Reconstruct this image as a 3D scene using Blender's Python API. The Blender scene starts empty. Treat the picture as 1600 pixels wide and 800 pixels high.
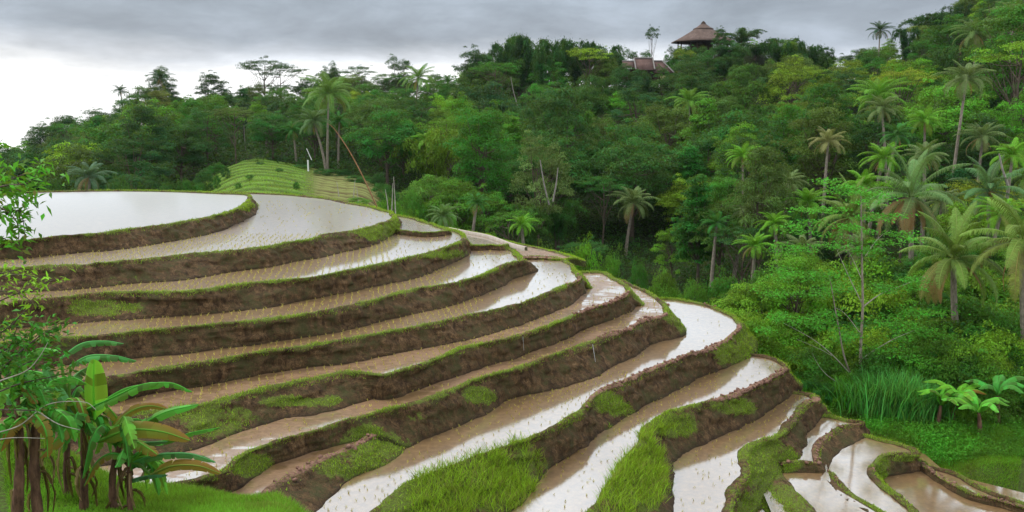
import bpy, math, random
import numpy as np
from mathutils import Vector
from mathutils.geometry import tessellate_polygon
R = math.radians
rng = np.random.default_rng(11)
random.seed(5)
scene = bpy.context.scene
COL = scene.collection
# ------------------------------------------------------------------ camera
FOC, YH = 1300.0, 185.0            # focal length and eye-level row on a 1600 wide picture
PITCH = math.atan((400 - YH) / FOC)
SP, CP = math.sin(PITCH), math.cos(PITCH)
cam_d = bpy.data.cameras.new('camera'); cam = bpy.data.objects.new('camera', cam_d); COL.objects.link(cam)
cam_d.sensor_width = 36; cam_d.lens = 36 * FOC / 1600; cam_d.clip_start = 0.1; cam_d.clip_end = 5000
cam.rotation_euler = (math.pi / 2 - PITCH, 0, 0)
scene.camera = cam
def ray(x, y):
    u = (x - 800) / FOC; v = (400 - y) / FOC
    return np.array([u, CP + v * SP, -SP + v * CP])
def onz(x, y, z):                   # world point at height z seen along that line of sight
    d = ray(x, y); return d * (z / d[2])
def onD(x, y, D):                   # world point at depth Y = D
    d = ray(x, y); return d * (D / d[1])
def topx(P):                        # the other way round, for checks and masks
    P = np.asarray(P, float); X, Y, Z = P[..., 0], P[..., 1], P[..., 2]
    f = Y * CP - Z * SP; v = (Y * SP + Z * CP) / f
    return 800 + FOC * X / f, 400 - FOC * v
# ------------------------------------------------------------------ noise
def _h(ix, iy, iz, seed):
    n = (ix * 374761393 + iy * 668265263 + iz * 2147483647 + seed * 974711) & 0xffffffff
    n = ((n ^ (n >> 13)) * 1274126177) & 0xffffffff
    return ((n ^ (n >> 16)) & 0xffff) / 65535.0
def vnoise(P, s, seed=0):
    P = np.asarray(P, float) / s; i = np.floor(P).astype(np.int64); f = P - i; f = f * f * (3 - 2 * f); r = 0
    for a in (0, 1):
        for b in (0, 1):
            for c in (0, 1):
                w = (f[..., 0] if a else 1 - f[..., 0]) * (f[..., 1] if b else 1 - f[..., 1]) * (f[..., 2] if c else 1 - f[..., 2])
                r = r + w * _h(i[..., 0] + a, i[..., 1] + b, i[..., 2] + c, seed)
    return r * 2 - 1
def fbm(P, s, o=4, seed=0):
    r = 0; a = 1.0; t = 0
    for k in range(o):
        r = r + a * vnoise(P, s, seed + k * 17); t += a; a *= .55; s *= .5
    return r / t
# ------------------------------------------------------------------ mesh helpers
def mk_mesh(name, V, Fq, mat, attrs=None, smooth=False, colors=None):
    V = np.asarray(V, np.float32); me = bpy.data.meshes.new(name)
    me.vertices.add(len(V)); me.vertices.foreach_set('co', V.ravel())
    if isinstance(Fq, np.ndarray):
        k = Fq.shape[1]; n = len(Fq)
        me.loops.add(n * k); me.loops.foreach_set('vertex_index', Fq.astype(np.int32).ravel())
        me.polygons.add(n); me.polygons.foreach_set('loop_start', np.arange(0, n * k, k, dtype=np.int32))
    else:
        tot = [len(f) for f in Fq]; st = np.concatenate([[0], np.cumsum(tot)[:-1]]).astype(np.int32)
        me.loops.add(sum(tot)); me.loops.foreach_set('vertex_index', np.array([i for f in Fq for i in f], np.int32))
        me.polygons.add(len(Fq)); me.polygons.foreach_set('loop_start', st)
    me.update(calc_edges=True); me.validate()
    if smooth: me.polygons.foreach_set('use_smooth', np.ones(len(me.polygons), bool))
    for k, a in (attrs or {}).items():
        at = me.attributes.new(k, 'FLOAT', 'POINT'); at.data.foreach_set('value', np.asarray(a, np.float32))
    if mat: me.materials.append(mat)
    return me
def link(name, me, parent=None, loc=None, rot=None):
    o = bpy.data.objects.new(name, me); COL.objects.link(o)
    if parent is not None: o.parent = parent
    if loc is not None: o.location = [float(a) for a in loc]
    if rot is not None: o.rotation_euler = [float(a) for a in rot]
    return o
def tag(o, label=None, cat=None, group=None, kind=None):
    if label: o['label'] = label
    if cat: o['category'] = cat
    if group: o['group'] = group
    if kind: o['kind'] = kind
    return o
class MB:                            # numpy mesh collector of quads with per-vertex attributes
    def __init__(s): s.v = []; s.f = []; s.a = {}; s.n = 0
    def add(s, V, Fq, **at):
        V = np.asarray(V, float).reshape(-1, 3); s.v.append(V); s.f.append(np.asarray(Fq, int) + s.n)
        for k, x in at.items():
            s.a.setdefault(k, []).append(np.broadcast_to(np.asarray(x, float), (len(V),)))
        s.n += len(V)
    def mesh(s, name, mat, smooth=False):
        return mk_mesh(name, np.concatenate(s.v), np.concatenate(s.f), mat, {k: np.concatenate(x) for k, x in s.a.items()}, smooth)
def tube(mb, P, r, n=6, **at):       # bent tapering round bar through the points
    P = np.asarray(P, float); m = len(P); r = np.broadcast_to(np.asarray(r, float), (m,))
    T = np.gradient(P, axis=0); T /= np.linalg.norm(T, axis=1, keepdims=True) + 1e-9
    ref = np.array([0, 0, 1.]) if abs(T[0][2]) < .8 else np.array([1., 0, 0])
    A = np.cross(T, ref); A /= np.linalg.norm(A, axis=1, keepdims=True) + 1e-9; B = np.cross(T, A)
    an = np.arange(n) * 2 * np.pi / n
    V = P[:, None] + r[:, None, None] * (np.cos(an)[None, :, None] * A[:, None] + np.sin(an)[None, :, None] * B[:, None])
    i, j = np.meshgrid(np.arange(m - 1), np.arange(n), indexing='ij'); j2 = (j + 1) % n
    Fq = np.stack([i * n + j, i * n + j2, (i + 1) * n + j2, (i + 1) * n + j], -1).reshape(-1, 4)
    mb.add(V.reshape(-1, 3), Fq, **at)
# ------------------------------------------------------------------ node helpers
def mat(name):
    m = bpy.data.materials.new(name); m.use_nodes = True; nt = m.node_tree; nt.nodes.clear()
    out = nt.nodes.new('ShaderNodeOutputMaterial'); return m, nt, out
def N(nt, t, **kw):
    n = nt.nodes.new(t)
    for k, v in kw.items():
        if k in n.inputs.keys() if isinstance(k, str) else False: n.inputs[k].default_value = v
        else: setattr(n, k, v)
    return n
def noise(nt, vec, scale, detail=5, rough=.6, dist=0):
    n = nt.nodes.new('ShaderNodeTexNoise'); n.inputs['Scale'].default_value = scale; n.inputs['Detail'].default_value = detail
    n.inputs['Roughness'].default_value = rough; n.inputs['Distortion'].default_value = dist
    if vec is not None: nt.links.new(vec, n.inputs['Vector'])
    return n.outputs['Fac']
def ramp(nt, fac, stops, interp='LINEAR'):
    n = nt.nodes.new('ShaderNodeValToRGB'); cr = n.color_ramp; cr.interpolation = interp
    while len(cr.elements) < len(stops): cr.elements.new(.5)
    for e, (p, c) in zip(cr.elements, stops):
        e.position = p; e.color = (c, c, c, 1) if isinstance(c, (int, float)) else (*c, 1)
    nt.links.new(fac, n.inputs['Fac']); return n.outputs['Color']
def mixc(nt, fac, a, b, mode='MIX'):
    n = nt.nodes.new('ShaderNodeMix'); n.data_type = 'RGBA'; n.blend_type = mode
    for s, v in ((0, fac), (6, a), (7, b)):
        if isinstance(v, bpy.types.NodeSocket): nt.links.new(v, n.inputs[s])
        elif s == 0: n.inputs[0].default_value = v
        else: n.inputs[s].default_value = (*v, 1) if len(v) == 3 else v
    return n.outputs[2]
def mth(nt, op, a, b=0.0, clamp=False):
    n = nt.nodes.new('ShaderNodeMath'); n.operation = op; n.use_clamp = clamp
    for s, v in ((0, a), (1, b)):
        if isinstance(v, bpy.types.NodeSocket): nt.links.new(v, n.inputs[s])
        else: n.inputs[s].default_value = v
    return n.outputs[0]
def attr(nt, name, t='GEOMETRY'):
    n = nt.nodes.new('ShaderNodeAttribute'); n.attribute_name = name; n.attribute_type = t; return n.outputs['Fac']
def pos(nt): return nt.nodes.new('ShaderNodeNewGeometry').outputs['Position']
def scaled(nt, vec, s):
    n = nt.nodes.new('ShaderNodeVectorMath'); n.operation = 'MULTIPLY'; nt.links.new(vec, n.inputs[0]); n.inputs[1].default_value = s; return n.outputs[0]
def principled(nt, out, color, rough=.8, spec=.3, normal=None, **kw):
    b = nt.nodes.new('ShaderNodeBsdfPrincipled')
    for k, v in (('Base Color', color), ('Roughness', rough), ('Specular IOR Level', spec)):
        if isinstance(v, bpy.types.NodeSocket): nt.links.new(v, b.inputs[k])
        else: b.inputs[k].default_value = (*v, 1) if isinstance(v, tuple) else v
    for k, v in kw.items():
        k = k.replace('_', ' ')
        if isinstance(v, bpy.types.NodeSocket): nt.links.new(v, b.inputs[k])
        else: b.inputs[k].default_value = v
    if normal is not None: nt.links.new(normal, b.inputs['Normal'])
    if out is not None: nt.links.new(b.outputs[0], out.inputs['Surface'])
    return b.outputs[0]
def bump(nt, h, strength=.5, dist=.05):
    n = nt.nodes.new('ShaderNodeBump'); n.inputs['Strength'].default_value = strength; n.inputs['Distance'].default_value = dist
    nt.links.new(h, n.inputs['Height']); return n.outputs[0]
# ------------------------------------------------------------------ light and sky
SUN_EL, SUN_AZ = R(52), R(-60)       # azimuth from +Y towards +X
def build_light():
    w = bpy.data.worlds.new('World'); scene.world = w; w.use_nodes = True; nt = w.node_tree; nt.nodes.clear()
    out = nt.nodes.new('ShaderNodeOutputWorld'); bg = nt.nodes.new('ShaderNodeBackground')
    sky = nt.nodes.new('ShaderNodeTexSky'); sky.sky_type = 'NISHITA'; sky.sun_disc = False
    sky.sun_elevation = SUN_EL; sky.sun_rotation = SUN_AZ; sky.air_density = 1.5; sky.dust_density = 3
    tc = nt.nodes.new('ShaderNodeTexCoord'); gen = tc.outputs['Generated']
    sep = nt.nodes.new('ShaderNodeSeparateXYZ'); nt.links.new(gen, sep.inputs[0])
    # billowing cloud layer: direction stretched along the horizon
    v = scaled(nt, gen, (1.6, 1.6, 6.5))
    n1 = noise(nt, v, 1.5, 7, .55, .35); n2 = noise(nt, scaled(nt, gen, (3, 3, 9)), 2.1, 8, .6, .2)
    d1 = mth(nt, 'MULTIPLY', mth(nt, 'SUBTRACT', n1, .5), .085)
    z = mth(nt, 'ADD', sep.outputs['Z'], d1)
    z = mth(nt, 'ADD', z, mth(nt, 'MULTIPLY', mth(nt, 'ADD', sep.outputs['X'], .35), .012))
    base = ramp(nt, mth(nt, 'MULTIPLY', z, 1.0, True), [(0.0, (1.0, 1.0, 1.0)), (.052, (.96, .97, .98)), (.070, (.58, .61, .66)), (.095, (.31, .35, .41)),
                (.152, (.28, .325, .385)), (.170, (1.1, 1.2, 1.32)), (.36, (1.3, 1.38, 1.48)), (.7, (1.1, 1.14, 1.2)), (1, (1.0, 1.03, 1.08))])
    var = ramp(nt, n2, [(.30, .74), (.5, 1.0), (.72, 1.38)])
    cl = mixc(nt, 1.0, base, var, 'MULTIPLY')
    cl10 = mixc(nt, 1.0, cl, (10.0, 10.0, 10.0), 'MULTIPLY')
    c = mixc(nt, .93, sky.outputs[0], cl10)
    nt.links.new(c, bg.inputs['Color']); bg.inputs['Strength'].default_value = .1
    nt.links.new(bg.outputs[0], out.inputs['Surface'])
    l = bpy.data.lights.new('sun', 'SUN'); l.energy = 1.5; l.angle = R(14); l.color = (1, .96, .88)
    o = bpy.data.objects.new('sun', l); COL.objects.link(o)
    d = Vector((math.sin(SUN_AZ) * math.cos(SUN_EL), math.cos(SUN_AZ) * math.cos(SUN_EL), math.sin(SUN_EL)))
    o.rotation_euler = d.to_track_quat('Z', 'Y').to_euler()
build_light()
vs = scene.view_settings; vs.view_transform = 'Standard'; vs.look = 'None'; vs.gamma = 1; vs.use_curve_mapping = False; vs.exposure = 0.42
cy = scene.cycles
cy.use_denoising = True; cy.max_bounces = 5; cy.diffuse_bounces = 3; cy.glossy_bounces = 3; cy.transmission_bounces = 3; cy.transparent_max_bounces = 4
cy.caustics_reflective = False; cy.caustics_refractive = False
# ------------------------------------------------------------------ materials of the ground
def earth_mat():
    m, nt, out = mat('terrace_earth'); p = pos(nt)
    n1 = noise(nt, p, 1.3, 6, .65); n2 = noise(nt, p, 7, 8, .75); n3 = noise(nt, scaled(nt, p, (1, 1, .45)), 4, 8, .78, .5); n4 = noise(nt, p, 22, 6, .8)
    soil = ramp(nt, n3, [(.32, (.008, .004, .002)), (.44, (.055, .031, .013)), (.54, (.155, .090, .040)), (.72, (.36, .23, .115))])
    soil = mixc(nt, ramp(nt, n1, [(.38, 0), (.62, .75)]), soil, (.11, .065, .028))
    soil = mixc(nt, ramp(nt, n4, [(.45, 0), (.62, .75)]), soil, (.020, .012, .007))
    mossn = mth(nt, 'ADD', mth(nt, 'MULTIPLY', n1, .75), mth(nt, 'MULTIPLY', n2, .5))
    mossmask = ramp(nt, mossn, [(.60, 0), (.74, .6)])
    soil = mixc(nt, mossmask, soil, (.045, .062, .016))
    red = mixc(nt, n4, (.22, .105, .07), (.46, .27, .20))
    red = mixc(nt, ramp(nt, n2, [(.3, 0), (.6, 1)]), (.10, .055, .035), red)
    g = mixc(nt, n2, (.07, .12, .010), (.24, .33, .035)); g = mixc(nt, ramp(nt, n4, [(.35, 1), (.6, 0)]), g, (.06, .06, .02))
    gm = mth(nt, 'ADD', attr(nt, 'moss'), mth(nt, 'ADD', mth(nt, 'MULTIPLY', mth(nt, 'SUBTRACT', n2, .5), 1.8), mth(nt, 'MULTIPLY', mth(nt, 'SUBTRACT', n1, .5), 1.2)))
    c = mixc(nt, ramp(nt, mth(nt, 'ADD', attr(nt, 'clod'), mth(nt, 'MULTIPLY', mth(nt, 'SUBTRACT', n2, .5), .9)), [(.35, 0), (.6, 1)]), soil, red)
    c = mixc(nt, ramp(nt, gm, [(.4, 0), (.62, 1)]), c, g)
    c = mixc(nt, mth(nt, 'MULTIPLY', attr(nt, 'wet'), .75), c, (.035, .022, .014))
    h = mth(nt, 'ADD', mth(nt, 'MULTIPLY', n2, .7), mth(nt, 'MULTIPLY', n4, .35))
    principled(nt, out, c, .85, .2, bump(nt, h, 1.0, .14)); return m
def water_mat(name, mud=0.0, clods=0.0, ruf=.18):
    m, nt, out = mat(name); p = pos(nt)
    n1 = noise(nt, p, .55, 5, .6, .3); n2 = noise(nt, p, 4.5, 5, .65); n3 = noise(nt, scaled(nt, p, (1, 2.2, 1)), 1.6, 4, .6, .5)
    brown = ramp(nt, n2, [(.3, (.14, .078, .030)), (.55, (.21, .122, .048)), (.8, (.31, .19, .08))])
    # emerging mud: matt soil where the floor of the paddy breaks the surface
    edge = attr(nt, 'edge')
    e = mth(nt, 'ADD', edge, mth(nt, 'MULTIPLY', mth(nt, 'SUBTRACT', n2, .5), .8))
    mm = ramp(nt, mth(nt, 'ADD', n1, mth(nt, 'MULTIPLY', mth(nt, 'SUBTRACT', n3, .5), .6)), [(.66 - mud * .5, 0), (.74 - mud * .5, 1)])
    cm = ramp(nt, mth(nt, 'ADD', mth(nt, 'MULTIPLY', n2, .75), mth(nt, 'MULTIPLY', n1, .4)), [(.80 - clods * .20, 0), (.84 - clods * .20, 1)])
    dry = mth(nt, 'MAXIMUM', mth(nt, 'MAXIMUM', mth(nt, 'MULTIPLY', mm, min(mud * 1.2, .85)), mth(nt, 'MULTIPLY', cm, min(clods, .9))), ramp(nt, e, [(.55, 0), (.8, .9)]))
    rip = bump(nt, mth(nt, 'ADD', mth(nt, 'MULTIPLY', n2, .5), noise(nt, p, 16, 3, .6)), .035, .02)
    dif = nt.nodes.new('ShaderNodeBsdfDiffuse'); nt.links.new(brown, dif.inputs['Color'])
    g1 = nt.nodes.new('ShaderNodeBsdfGlossy'); g1.inputs['Roughness'].default_value = .07; g1.inputs['Color'].default_value = (.90, .97, 1.0, 1); nt.links.new(rip, g1.inputs['Normal'])
    g2 = nt.nodes.new('ShaderNodeBsdfGlossy'); g2.inputs['Roughness'].default_value = .36; g2.inputs['Color'].default_value = (.92, .98, 1.0, 1); nt.links.new(rip, g2.inputs['Normal'])   # wind-ruffled part
    gl = nt.nodes.new('ShaderNodeMixShader'); gl.inputs[0].default_value = ruf; nt.links.new(g1.outputs[0], gl.inputs[1]); nt.links.new(g2.outputs[0], gl.inputs[2])
    fr = nt.nodes.new('ShaderNodeFresnel'); fr.inputs['IOR'].default_value = 3.5; nt.links.new(rip, fr.inputs['Normal'])
    fac = mth(nt, 'MULTIPLY', mth(nt, 'MULTIPLY', fr.outputs[0], 1.15, True), mth(nt, 'SUBTRACT', 1.0, dry, True))
    mx = nt.nodes.new('ShaderNodeMixShader'); nt.links.new(fac, mx.inputs[0]); nt.links.new(dif.outputs[0], mx.inputs[1]); nt.links.new(gl.outputs[0], mx.inputs[2])
    mud_b = principled(nt, None, mixc(nt, n2, (.12, .068, .038), (.30, .19, .12)), .45, .5, bump(nt, n2, .8, .06))
    mx2 = nt.nodes.new('ShaderNodeMixShader'); nt.links.new(dry, mx2.inputs[0]); nt.links.new(mx.outputs[0], mx2.inputs[1]); nt.links.new(mud_b, mx2.inputs[2])
    nt.links.new(mx2.outputs[0], out.inputs['Surface']); return m
EARTH = earth_mat()
W_CLEAR = water_mat('paddy_water'); W_TOP = water_mat('ruffled_pond_water', ruf=.55); W_TWO = water_mat('rippled_pond_water', ruf=.32); W_MUD = water_mat('muddy_paddy_water', .45); W_CLOD = water_mat('cloddy_paddy_water', .0, .42); W_FIELD = water_mat('ploughed_paddy', .5, .9)
# ------------------------------------------------------------------ the terraces
Z = {'1': -5.4, '2': -6.1, '2b': -6.7, '3': -6.89, '3c': -7.52, '4': -7.72, '4c': -8.42, '5': -8.5, '6': -9.22, '7': -10.0, '7b': -10.55, '8': -11.05, '9': -12.12,
     '10': -13.36, '11': -14.15, '12': -14.51, 'B': -14.40, 'D': -15.23, 'E': -15.07, 'Z': -14.61}
MOSS = [(145, 480, 80, 16, .75), (590, 356, 45, 24, .9), (690, 396, 40, 10, .8), (470, 627, 65, 11, .9), (330, 660, 70, 34, .65), (575, 715, 78, 50, .9), (650, 650, 20, 12, .5),
        (750, 617, 32, 14, .85), (745, 745, 125, 60, 1), (660, 790, 90, 60, 1), (955, 632, 34, 24, .9), (1140, 548, 36, 26, .75), (1178, 530, 36, 34, .8), (985, 740, 52, 95, 1), (1052, 664, 45, 24, .9),
        (1150, 636, 44, 15, .8), (1190, 725, 60, 50, 1), (1200, 790, 60, 40, 1), (1044, 492, 14, 14, 1), (1370, 735, 25, 40, 1), (1410, 716, 30, 8, .8), (385, 322, 14, 8, 1),
        (390, 725, 40, 20, .9), (560, 580, 45, 9, .9), (185, 440, 45, 12, .35), (1265, 700, 14, 30, .4), (890, 402, 50, 14, 1), (540, 408, 30, 8, .4), (700, 445, 60, 8, .35)]
def cr(P, step):                      # Catmull-Rom through rows of P, about one sample per step metres
    P = np.asarray(P, float); Q = np.vstack([2 * P[0] - P[1], P, 2 * P[-1] - P[-2]]); out = []
    for i in range(1, len(Q) - 2):
        n = max(1, int(np.linalg.norm(Q[i + 1, :2] - Q[i, :2]) / step)); t = (np.arange(n) / n)[:, None]
        a, b, c, d = Q[i - 1], Q[i], Q[i + 1], Q[i + 2]
        # centripetal-ish: limit tangents so that uneven spacing does not overshoot
        l = np.linalg.norm(c[:2] - b[:2]); m1 = (c - a) * l / (np.linalg.norm(c[:2] - a[:2]) + 1e-6); m2 = (d - b) * l / (np.linalg.norm(d[:2] - b[:2]) + 1e-6)
        h = (2 * t**3 - 3 * t**2 + 1) * b + (t**3 - 2 * t**2 + t) * m1 + (-2 * t**3 + 3 * t**2) * c + (t**3 - t**2) * m2
        out.append(h)
    return np.vstack(out + [P[-1:]])
def up_faces(P, tri):
    T = np.array(tri); a, b, c = P[T[:, 0]], P[T[:, 1]], P[T[:, 2]]; n = (b - a)[:, 0] * (c - a)[:, 1] - (b - a)[:, 1] * (c - a)[:, 0]
    T[n < 0] = T[n < 0][:, ::-1]; return T
BANK_PTS = []                         # samples for grass tufts: (point, normal-ish, moss)
WATERS = {}
def slab(key, base, RB, FAR=(), CLOSE=(), wmat=None, rim=None, label='', bundw=.27, far_drop=1.0, far_out=.9, bundh=.11, step=.13, red_from=870, farmoss=.8):
    z = Z[key]; zr = z + bundh * .75; rows = []
    for q in RB:
        zb = Z[q[4]] if len(q) > 4 else Z[base]
        rows.append(np.concatenate([onz(q[0], q[1], zr), onz(q[2], q[3], zb)]))
    nr = len(rows)
    P = np.array(rows)
    if FAR:
        far = np.array([onz(x, y, zr) for x, y in FAR])
        allr = np.vstack([P[:, :3], far]); T = np.gradient(allr, axis=0)[:, :2]; T /= np.linalg.norm(T, axis=1, keepdims=True) + 1e-9
        outn = np.stack([T[:, 1], -T[:, 0]], 1)[nr:]
        fb = far.copy(); fb[:, :2] += outn * far_out; fb[:, 2] -= far_drop
        P = np.vstack([P, np.hstack([far, fb])])
    isfar = np.concatenate([np.zeros(nr), np.ones(len(P) - nr)])
    S = cr(np.hstack([P, isfar[:, None]]), step); rimc, basec, fr = S[:, :3].copy(), S[:, 3:6].copy(), S[:, 6]
    M = len(rimc)
    T = np.gradient(rimc, axis=0)[:, :2]
    k = np.ones(9) / 9; T = np.stack([np.convolve(np.pad(T[:, i], 4, mode='edge'), k, 'valid') for i in (0, 1)], 1)
    T /= np.linalg.norm(T, axis=1, keepdims=True) + 1e-9; nin = np.stack([-T[:, 1], T[:, 0], np.zeros(M)], 1)
    # hand-cut irregularity of the rim and foot
    j = (.16 * fbm(rimc, 1.6, 3, 3) + .05 * fbm(rimc, .35, 2, 8)); rimc += nin * j[:, None]; basec += nin * (.22 * fbm(basec, 1.9, 3, 5))[:, None]
    dz_ = np.abs(basec[:, 2] - rimc[:, 2]); dt = -((basec - rimc) * nin).sum(1); need = np.clip(.14 * dz_ + .03 - dt, 0, 3); basec -= nin * need[:, None]   # a bank never leans out over its foot
    px, py = topx(rimc)
    clod = np.clip((px - red_from) / 60, 0, 1) * .9 if rim is None else np.full(M, rim)
    clod = np.clip(clod + .25 * fbm(rimc, 2.2, 2, 21), 0, 1) * (1 - .75 * fr * (farmoss > .5))
    bw = bundw * (1 + .35 * fbm(rimc, 1.2, 2, 30)); rows_v = []; moss = []; cl = []; wet = []
    prof = [(1.12, -.55, 0), (.98, -.1, 0), (.86, .35, .2), (.70, .85, .6), (.45, 1.05, 1), (.2, 1.0, 1), (0, .75, 1)]
    for d, h, g in prof:
        V = rimc + nin * (bw * d)[:, None]; V[:, 2] = z + bundh * h + (0 if h < 0 else .05 * fbm(V, .30, 3, 40) * (1 + clod))
        rows_v.append(V); moss.append(((.62 + .55 * fbm(V, 1.8, 2, 49)) * (1 - clod) + .25 * fbm(V, .9, 2, 50)) * (g > .1)); cl.append(clod * (g > .1)); wet.append(np.full(M, 1. if g == 0 else 0))
    NR = 15
    vd = basec - rimc; hl = np.linalg.norm(vd[:, :2], axis=1, keepdims=True); hdir = -nin.copy()
    slope = np.clip(hl[:, 0] / (np.abs(vd[:, 2]) + .01), 0, 3)
    for i in range(1, NR + 1):
        t = i / NR; ex = np.clip(1.5 - .25 * slope, .8, 1.5)
        th = t ** ex
        V = rimc + vd * th[:, None]; V[:, 2] = rimc[:, 2] + vd[:, 2] * t
        amp = math.sin(min(1, t * 1.15) * math.pi) ** .6 if t < .87 else .5
        P3 = V * np.array([1, 1, 1.4])
        nz = .15 * fbm(P3, 1.1, 3, 60) + .24 * fbm(P3, .38, 3, 70) + .07 * fbm(P3, .14, 2, 71)
        # ledges and undercuts
        nz += .07 * np.tanh(4 * fbm(V * np.array([.35, .35, 2.2]), .55, 2, 80))
        V += hdir * (nz * amp * np.clip(np.abs(vd[:, 2]), .2, 1.0))[:, None]
        V[:, 2] += .04 * fbm(V, .3, 2, 90)
        rows_v.append(V)
        hang = np.clip(1 - t / .12, 0, 1) * (1 - clod) * .8
        mv = hang * (.7 + .8 * fbm(V, .5, 2, 95)) + .12 * (1 - t)
        fx, fy = topx(V)
        for (mx, my, rx, ry, s) in MOSS:
            dd = ((fx - mx) / rx) ** 2 + ((fy - my) / ry) ** 2
            mv = np.maximum(mv, s * np.clip(1.35 - dd + .9 * fbm(V, .8, 3, 98), 0, 1) * (1 + .4 * fbm(V, .6, 2, 97)))
        mv = np.maximum(mv, fr * farmoss); moss.append(mv)
        cl.append(clod * np.clip(1 - t / .12, 0, 1)); wet.append(np.full(M, np.clip((t - .86) / .14, 0, 1)))
    V = rows_v[-1].copy(); V[:, 2] -= .35; rows_v.append(V); moss.append(moss[-1]); cl.append(cl[-1]); wet.append(wet[-1])
    nrw = len(rows_v); V = np.stack(rows_v, 1).reshape(-1, 3)
    # the mossy profile rows also read the patches
    mo = np.stack(moss, 1).reshape(-1)
    i, jx = np.meshgrid(np.arange(M - 1), np.arange(nrw - 1), indexing='ij')
    Fq = np.stack([i * nrw + jx, i * nrw + jx + 1, (i + 1) * nrw + jx + 1, (i + 1) * nrw + jx], -1).reshape(-1, 4)
    root = bpy.data.objects.new('rice_terrace', None); COL.objects.link(root); tag(root, label, 'rice terrace', 'rice terraces stepping down the hill', 'structure')
    ctr = rimc[M // 2]
    root.location = [float(c) for c in ctr]
    me = mk_mesh('earth_bank', V - ctr, Fq, EARTH, {'moss': mo, 'clod': np.stack(cl, 1).reshape(-1), 'wet': np.stack(wet, 1).reshape(-1)}, True)
    link('earth_bank', me, root)
    BANK_PTS.append((V.reshape(M, nrw, 3), mo.reshape(M, nrw), np.stack(cl, 1), fr, key))
    # water sheet: bounded by the middle of the bund; carries the distance to the rim
    if wmat is not None:
        ring = rimc[::4] + nin[::4] * (bw[::4] * .5)[:, None]; ring[:, 2] = z
        extra = np.array([onz(x, y, z) for x, y in CLOSE]).reshape(-1, 3)
        poly = [Vector((float(a), float(b), 0)) for a, b, _ in np.vstack([ring, extra])]
        tri = tessellate_polygon([poly])
        pts = np.array([[a.x, a.y, z] for a in poly])
        wme = mk_mesh('water', pts - ctr, up_faces(pts, tri), wmat, {'edge': np.zeros(len(pts))})
        link('water', wme, root)
        WATERS[key] = (pts, z)
    return root
X0 = -260
slab('1', '2', [(X0, 412, X0, 442), (-60, 384, -60, 412), (0, 377, 0, 403), (40, 376, 40, 402), (87, 370, 87, 399), (135, 366, 130, 395), (160, 364, 160, 393), (212, 357, 212, 387), (262, 351, 262, 379), (312, 342, 312, 370), (350, 334, 350, 360),
     (375, 325, 375, 348), (389, 315, 391, 340), (393, 307, 396, 336)], [(388, 303), (375, 302), (350, 301.5), (300, 299), (200, 297), (100, 298), (37, 300), (0, 304), (-80, 312), (-220, 330), (-330, 370)], [], W_TOP,
     label='broad top rice terrace, a smooth flooded pond at upper left', far_drop=1.2)
slab('2', '3', [(X0, 455, X0, 500), (-60, 428, -60, 470), (0, 421, 0, 462), (50, 418, 50, 457), (95, 415, 95, 454), (125, 415, 125, 452), (160, 411, 160, 449), (212, 406, 212, 443), (262, 401, 262, 440), (300, 397, 300, 436), (360, 392, 360, 426), (400, 388, 400, 421),
     (435, 382, 435, 415), (465, 377, 465, 409), (487, 374, 491, 405), (505, 367, 508, 402), (530, 364, 532, 396), (560, 359, 560, 390), (590, 351, 590, 380), (610, 345, 612, 368), (618, 338, 626, 359)],
     [(612, 331), (600, 328), (585, 323), (565, 319), (545, 316), (520, 311), (500, 308), (470, 305), (450, 303), (420, 302), (400, 301), (370, 300), (300, 299.5)], [(200, 330), (-200, 380)], W_TWO,
     label='second rice terrace, flooded crescent curving behind the top pond to a grassy mound')
slab('2b', '3', [(612, 357, 612, 363), (626, 360, 626, 367), (655, 363, 655, 370), (675, 363, 675, 370), (695, 361, 696, 368)], [(702, 359), (687, 353), (668, 347), (646, 340), (625, 336), (600, 333)], [(590, 345)], W_CLEAR, bundw=.25, bundh=.1,
     label='small pond terrace between the grassy mound and the forest')
slab('3', '4', [(X0, 515, X0, 570), (-60, 482, -60, 528), (0, 475, 0, 516), (50, 470, 50, 511), (100, 465, 100, 507), (140, 459, 140, 504), (212, 456, 212, 500), (275, 457, 275, 495), (337, 451, 337, 490), (400, 442, 400, 484), (450, 438, 450, 475), (500, 432, 500, 465),
     (550, 422, 550, 456), (580, 415, 580, 449), (613, 409, 613, 443), (646, 401, 646, 436), (674, 394, 674, 427), (700, 386, 700, 415), (719, 378, 719, 404), (727, 372, 730, 392)], [(723, 364), (711, 359), (692, 356), (655, 354), (620, 352)], [(500, 375), (-100, 425)], W_CLEAR,
     label='third rice terrace, with a white pond at its right tip below the grassy mound')
slab('3c', '4', [(722, 384, 722, 391), (749, 384, 749, 391), (765, 383, 766, 390), (780, 384, 781, 390)], [(790, 383), (797, 381), (790, 376), (760, 366), (735, 361), (704, 356), (690, 356)], [(690, 375)], W_CLEAR, bundw=.2, bundh=.1,
     label='narrow pond terrace beside the pale footpath at the edge of the forest', far_drop=1.0)
slab('4', '5', [(X0, 580, X0, 640), (-60, 548, -60, 596), (40, 533, 40, 580), (100, 528, 100, 572), (170, 523, 170, 565), (240, 516, 240, 559), (300, 511, 300, 553), (350, 505, 350, 545), (400, 502, 400, 538), (450, 495, 450, 531), (500, 487, 500, 524), (550, 478, 550, 515),
     (600, 465, 600, 503), (650, 452, 650, 491), (700, 445, 700, 480), (749, 432, 749, 462), (767, 425, 770, 455), (785, 416, 792, 444), (805, 410, 812, 430), (820, 406, 825, 418)], [(815, 402), (806, 395), (800, 389), (790, 383), (779, 379), (749, 378), (728, 377), (700, 377)], [(600, 410), (-100, 480)], W_CLEAR, rim=None, red_from=790,
     label='fourth rice terrace, with a white pond near the clods at its tip')
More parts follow.
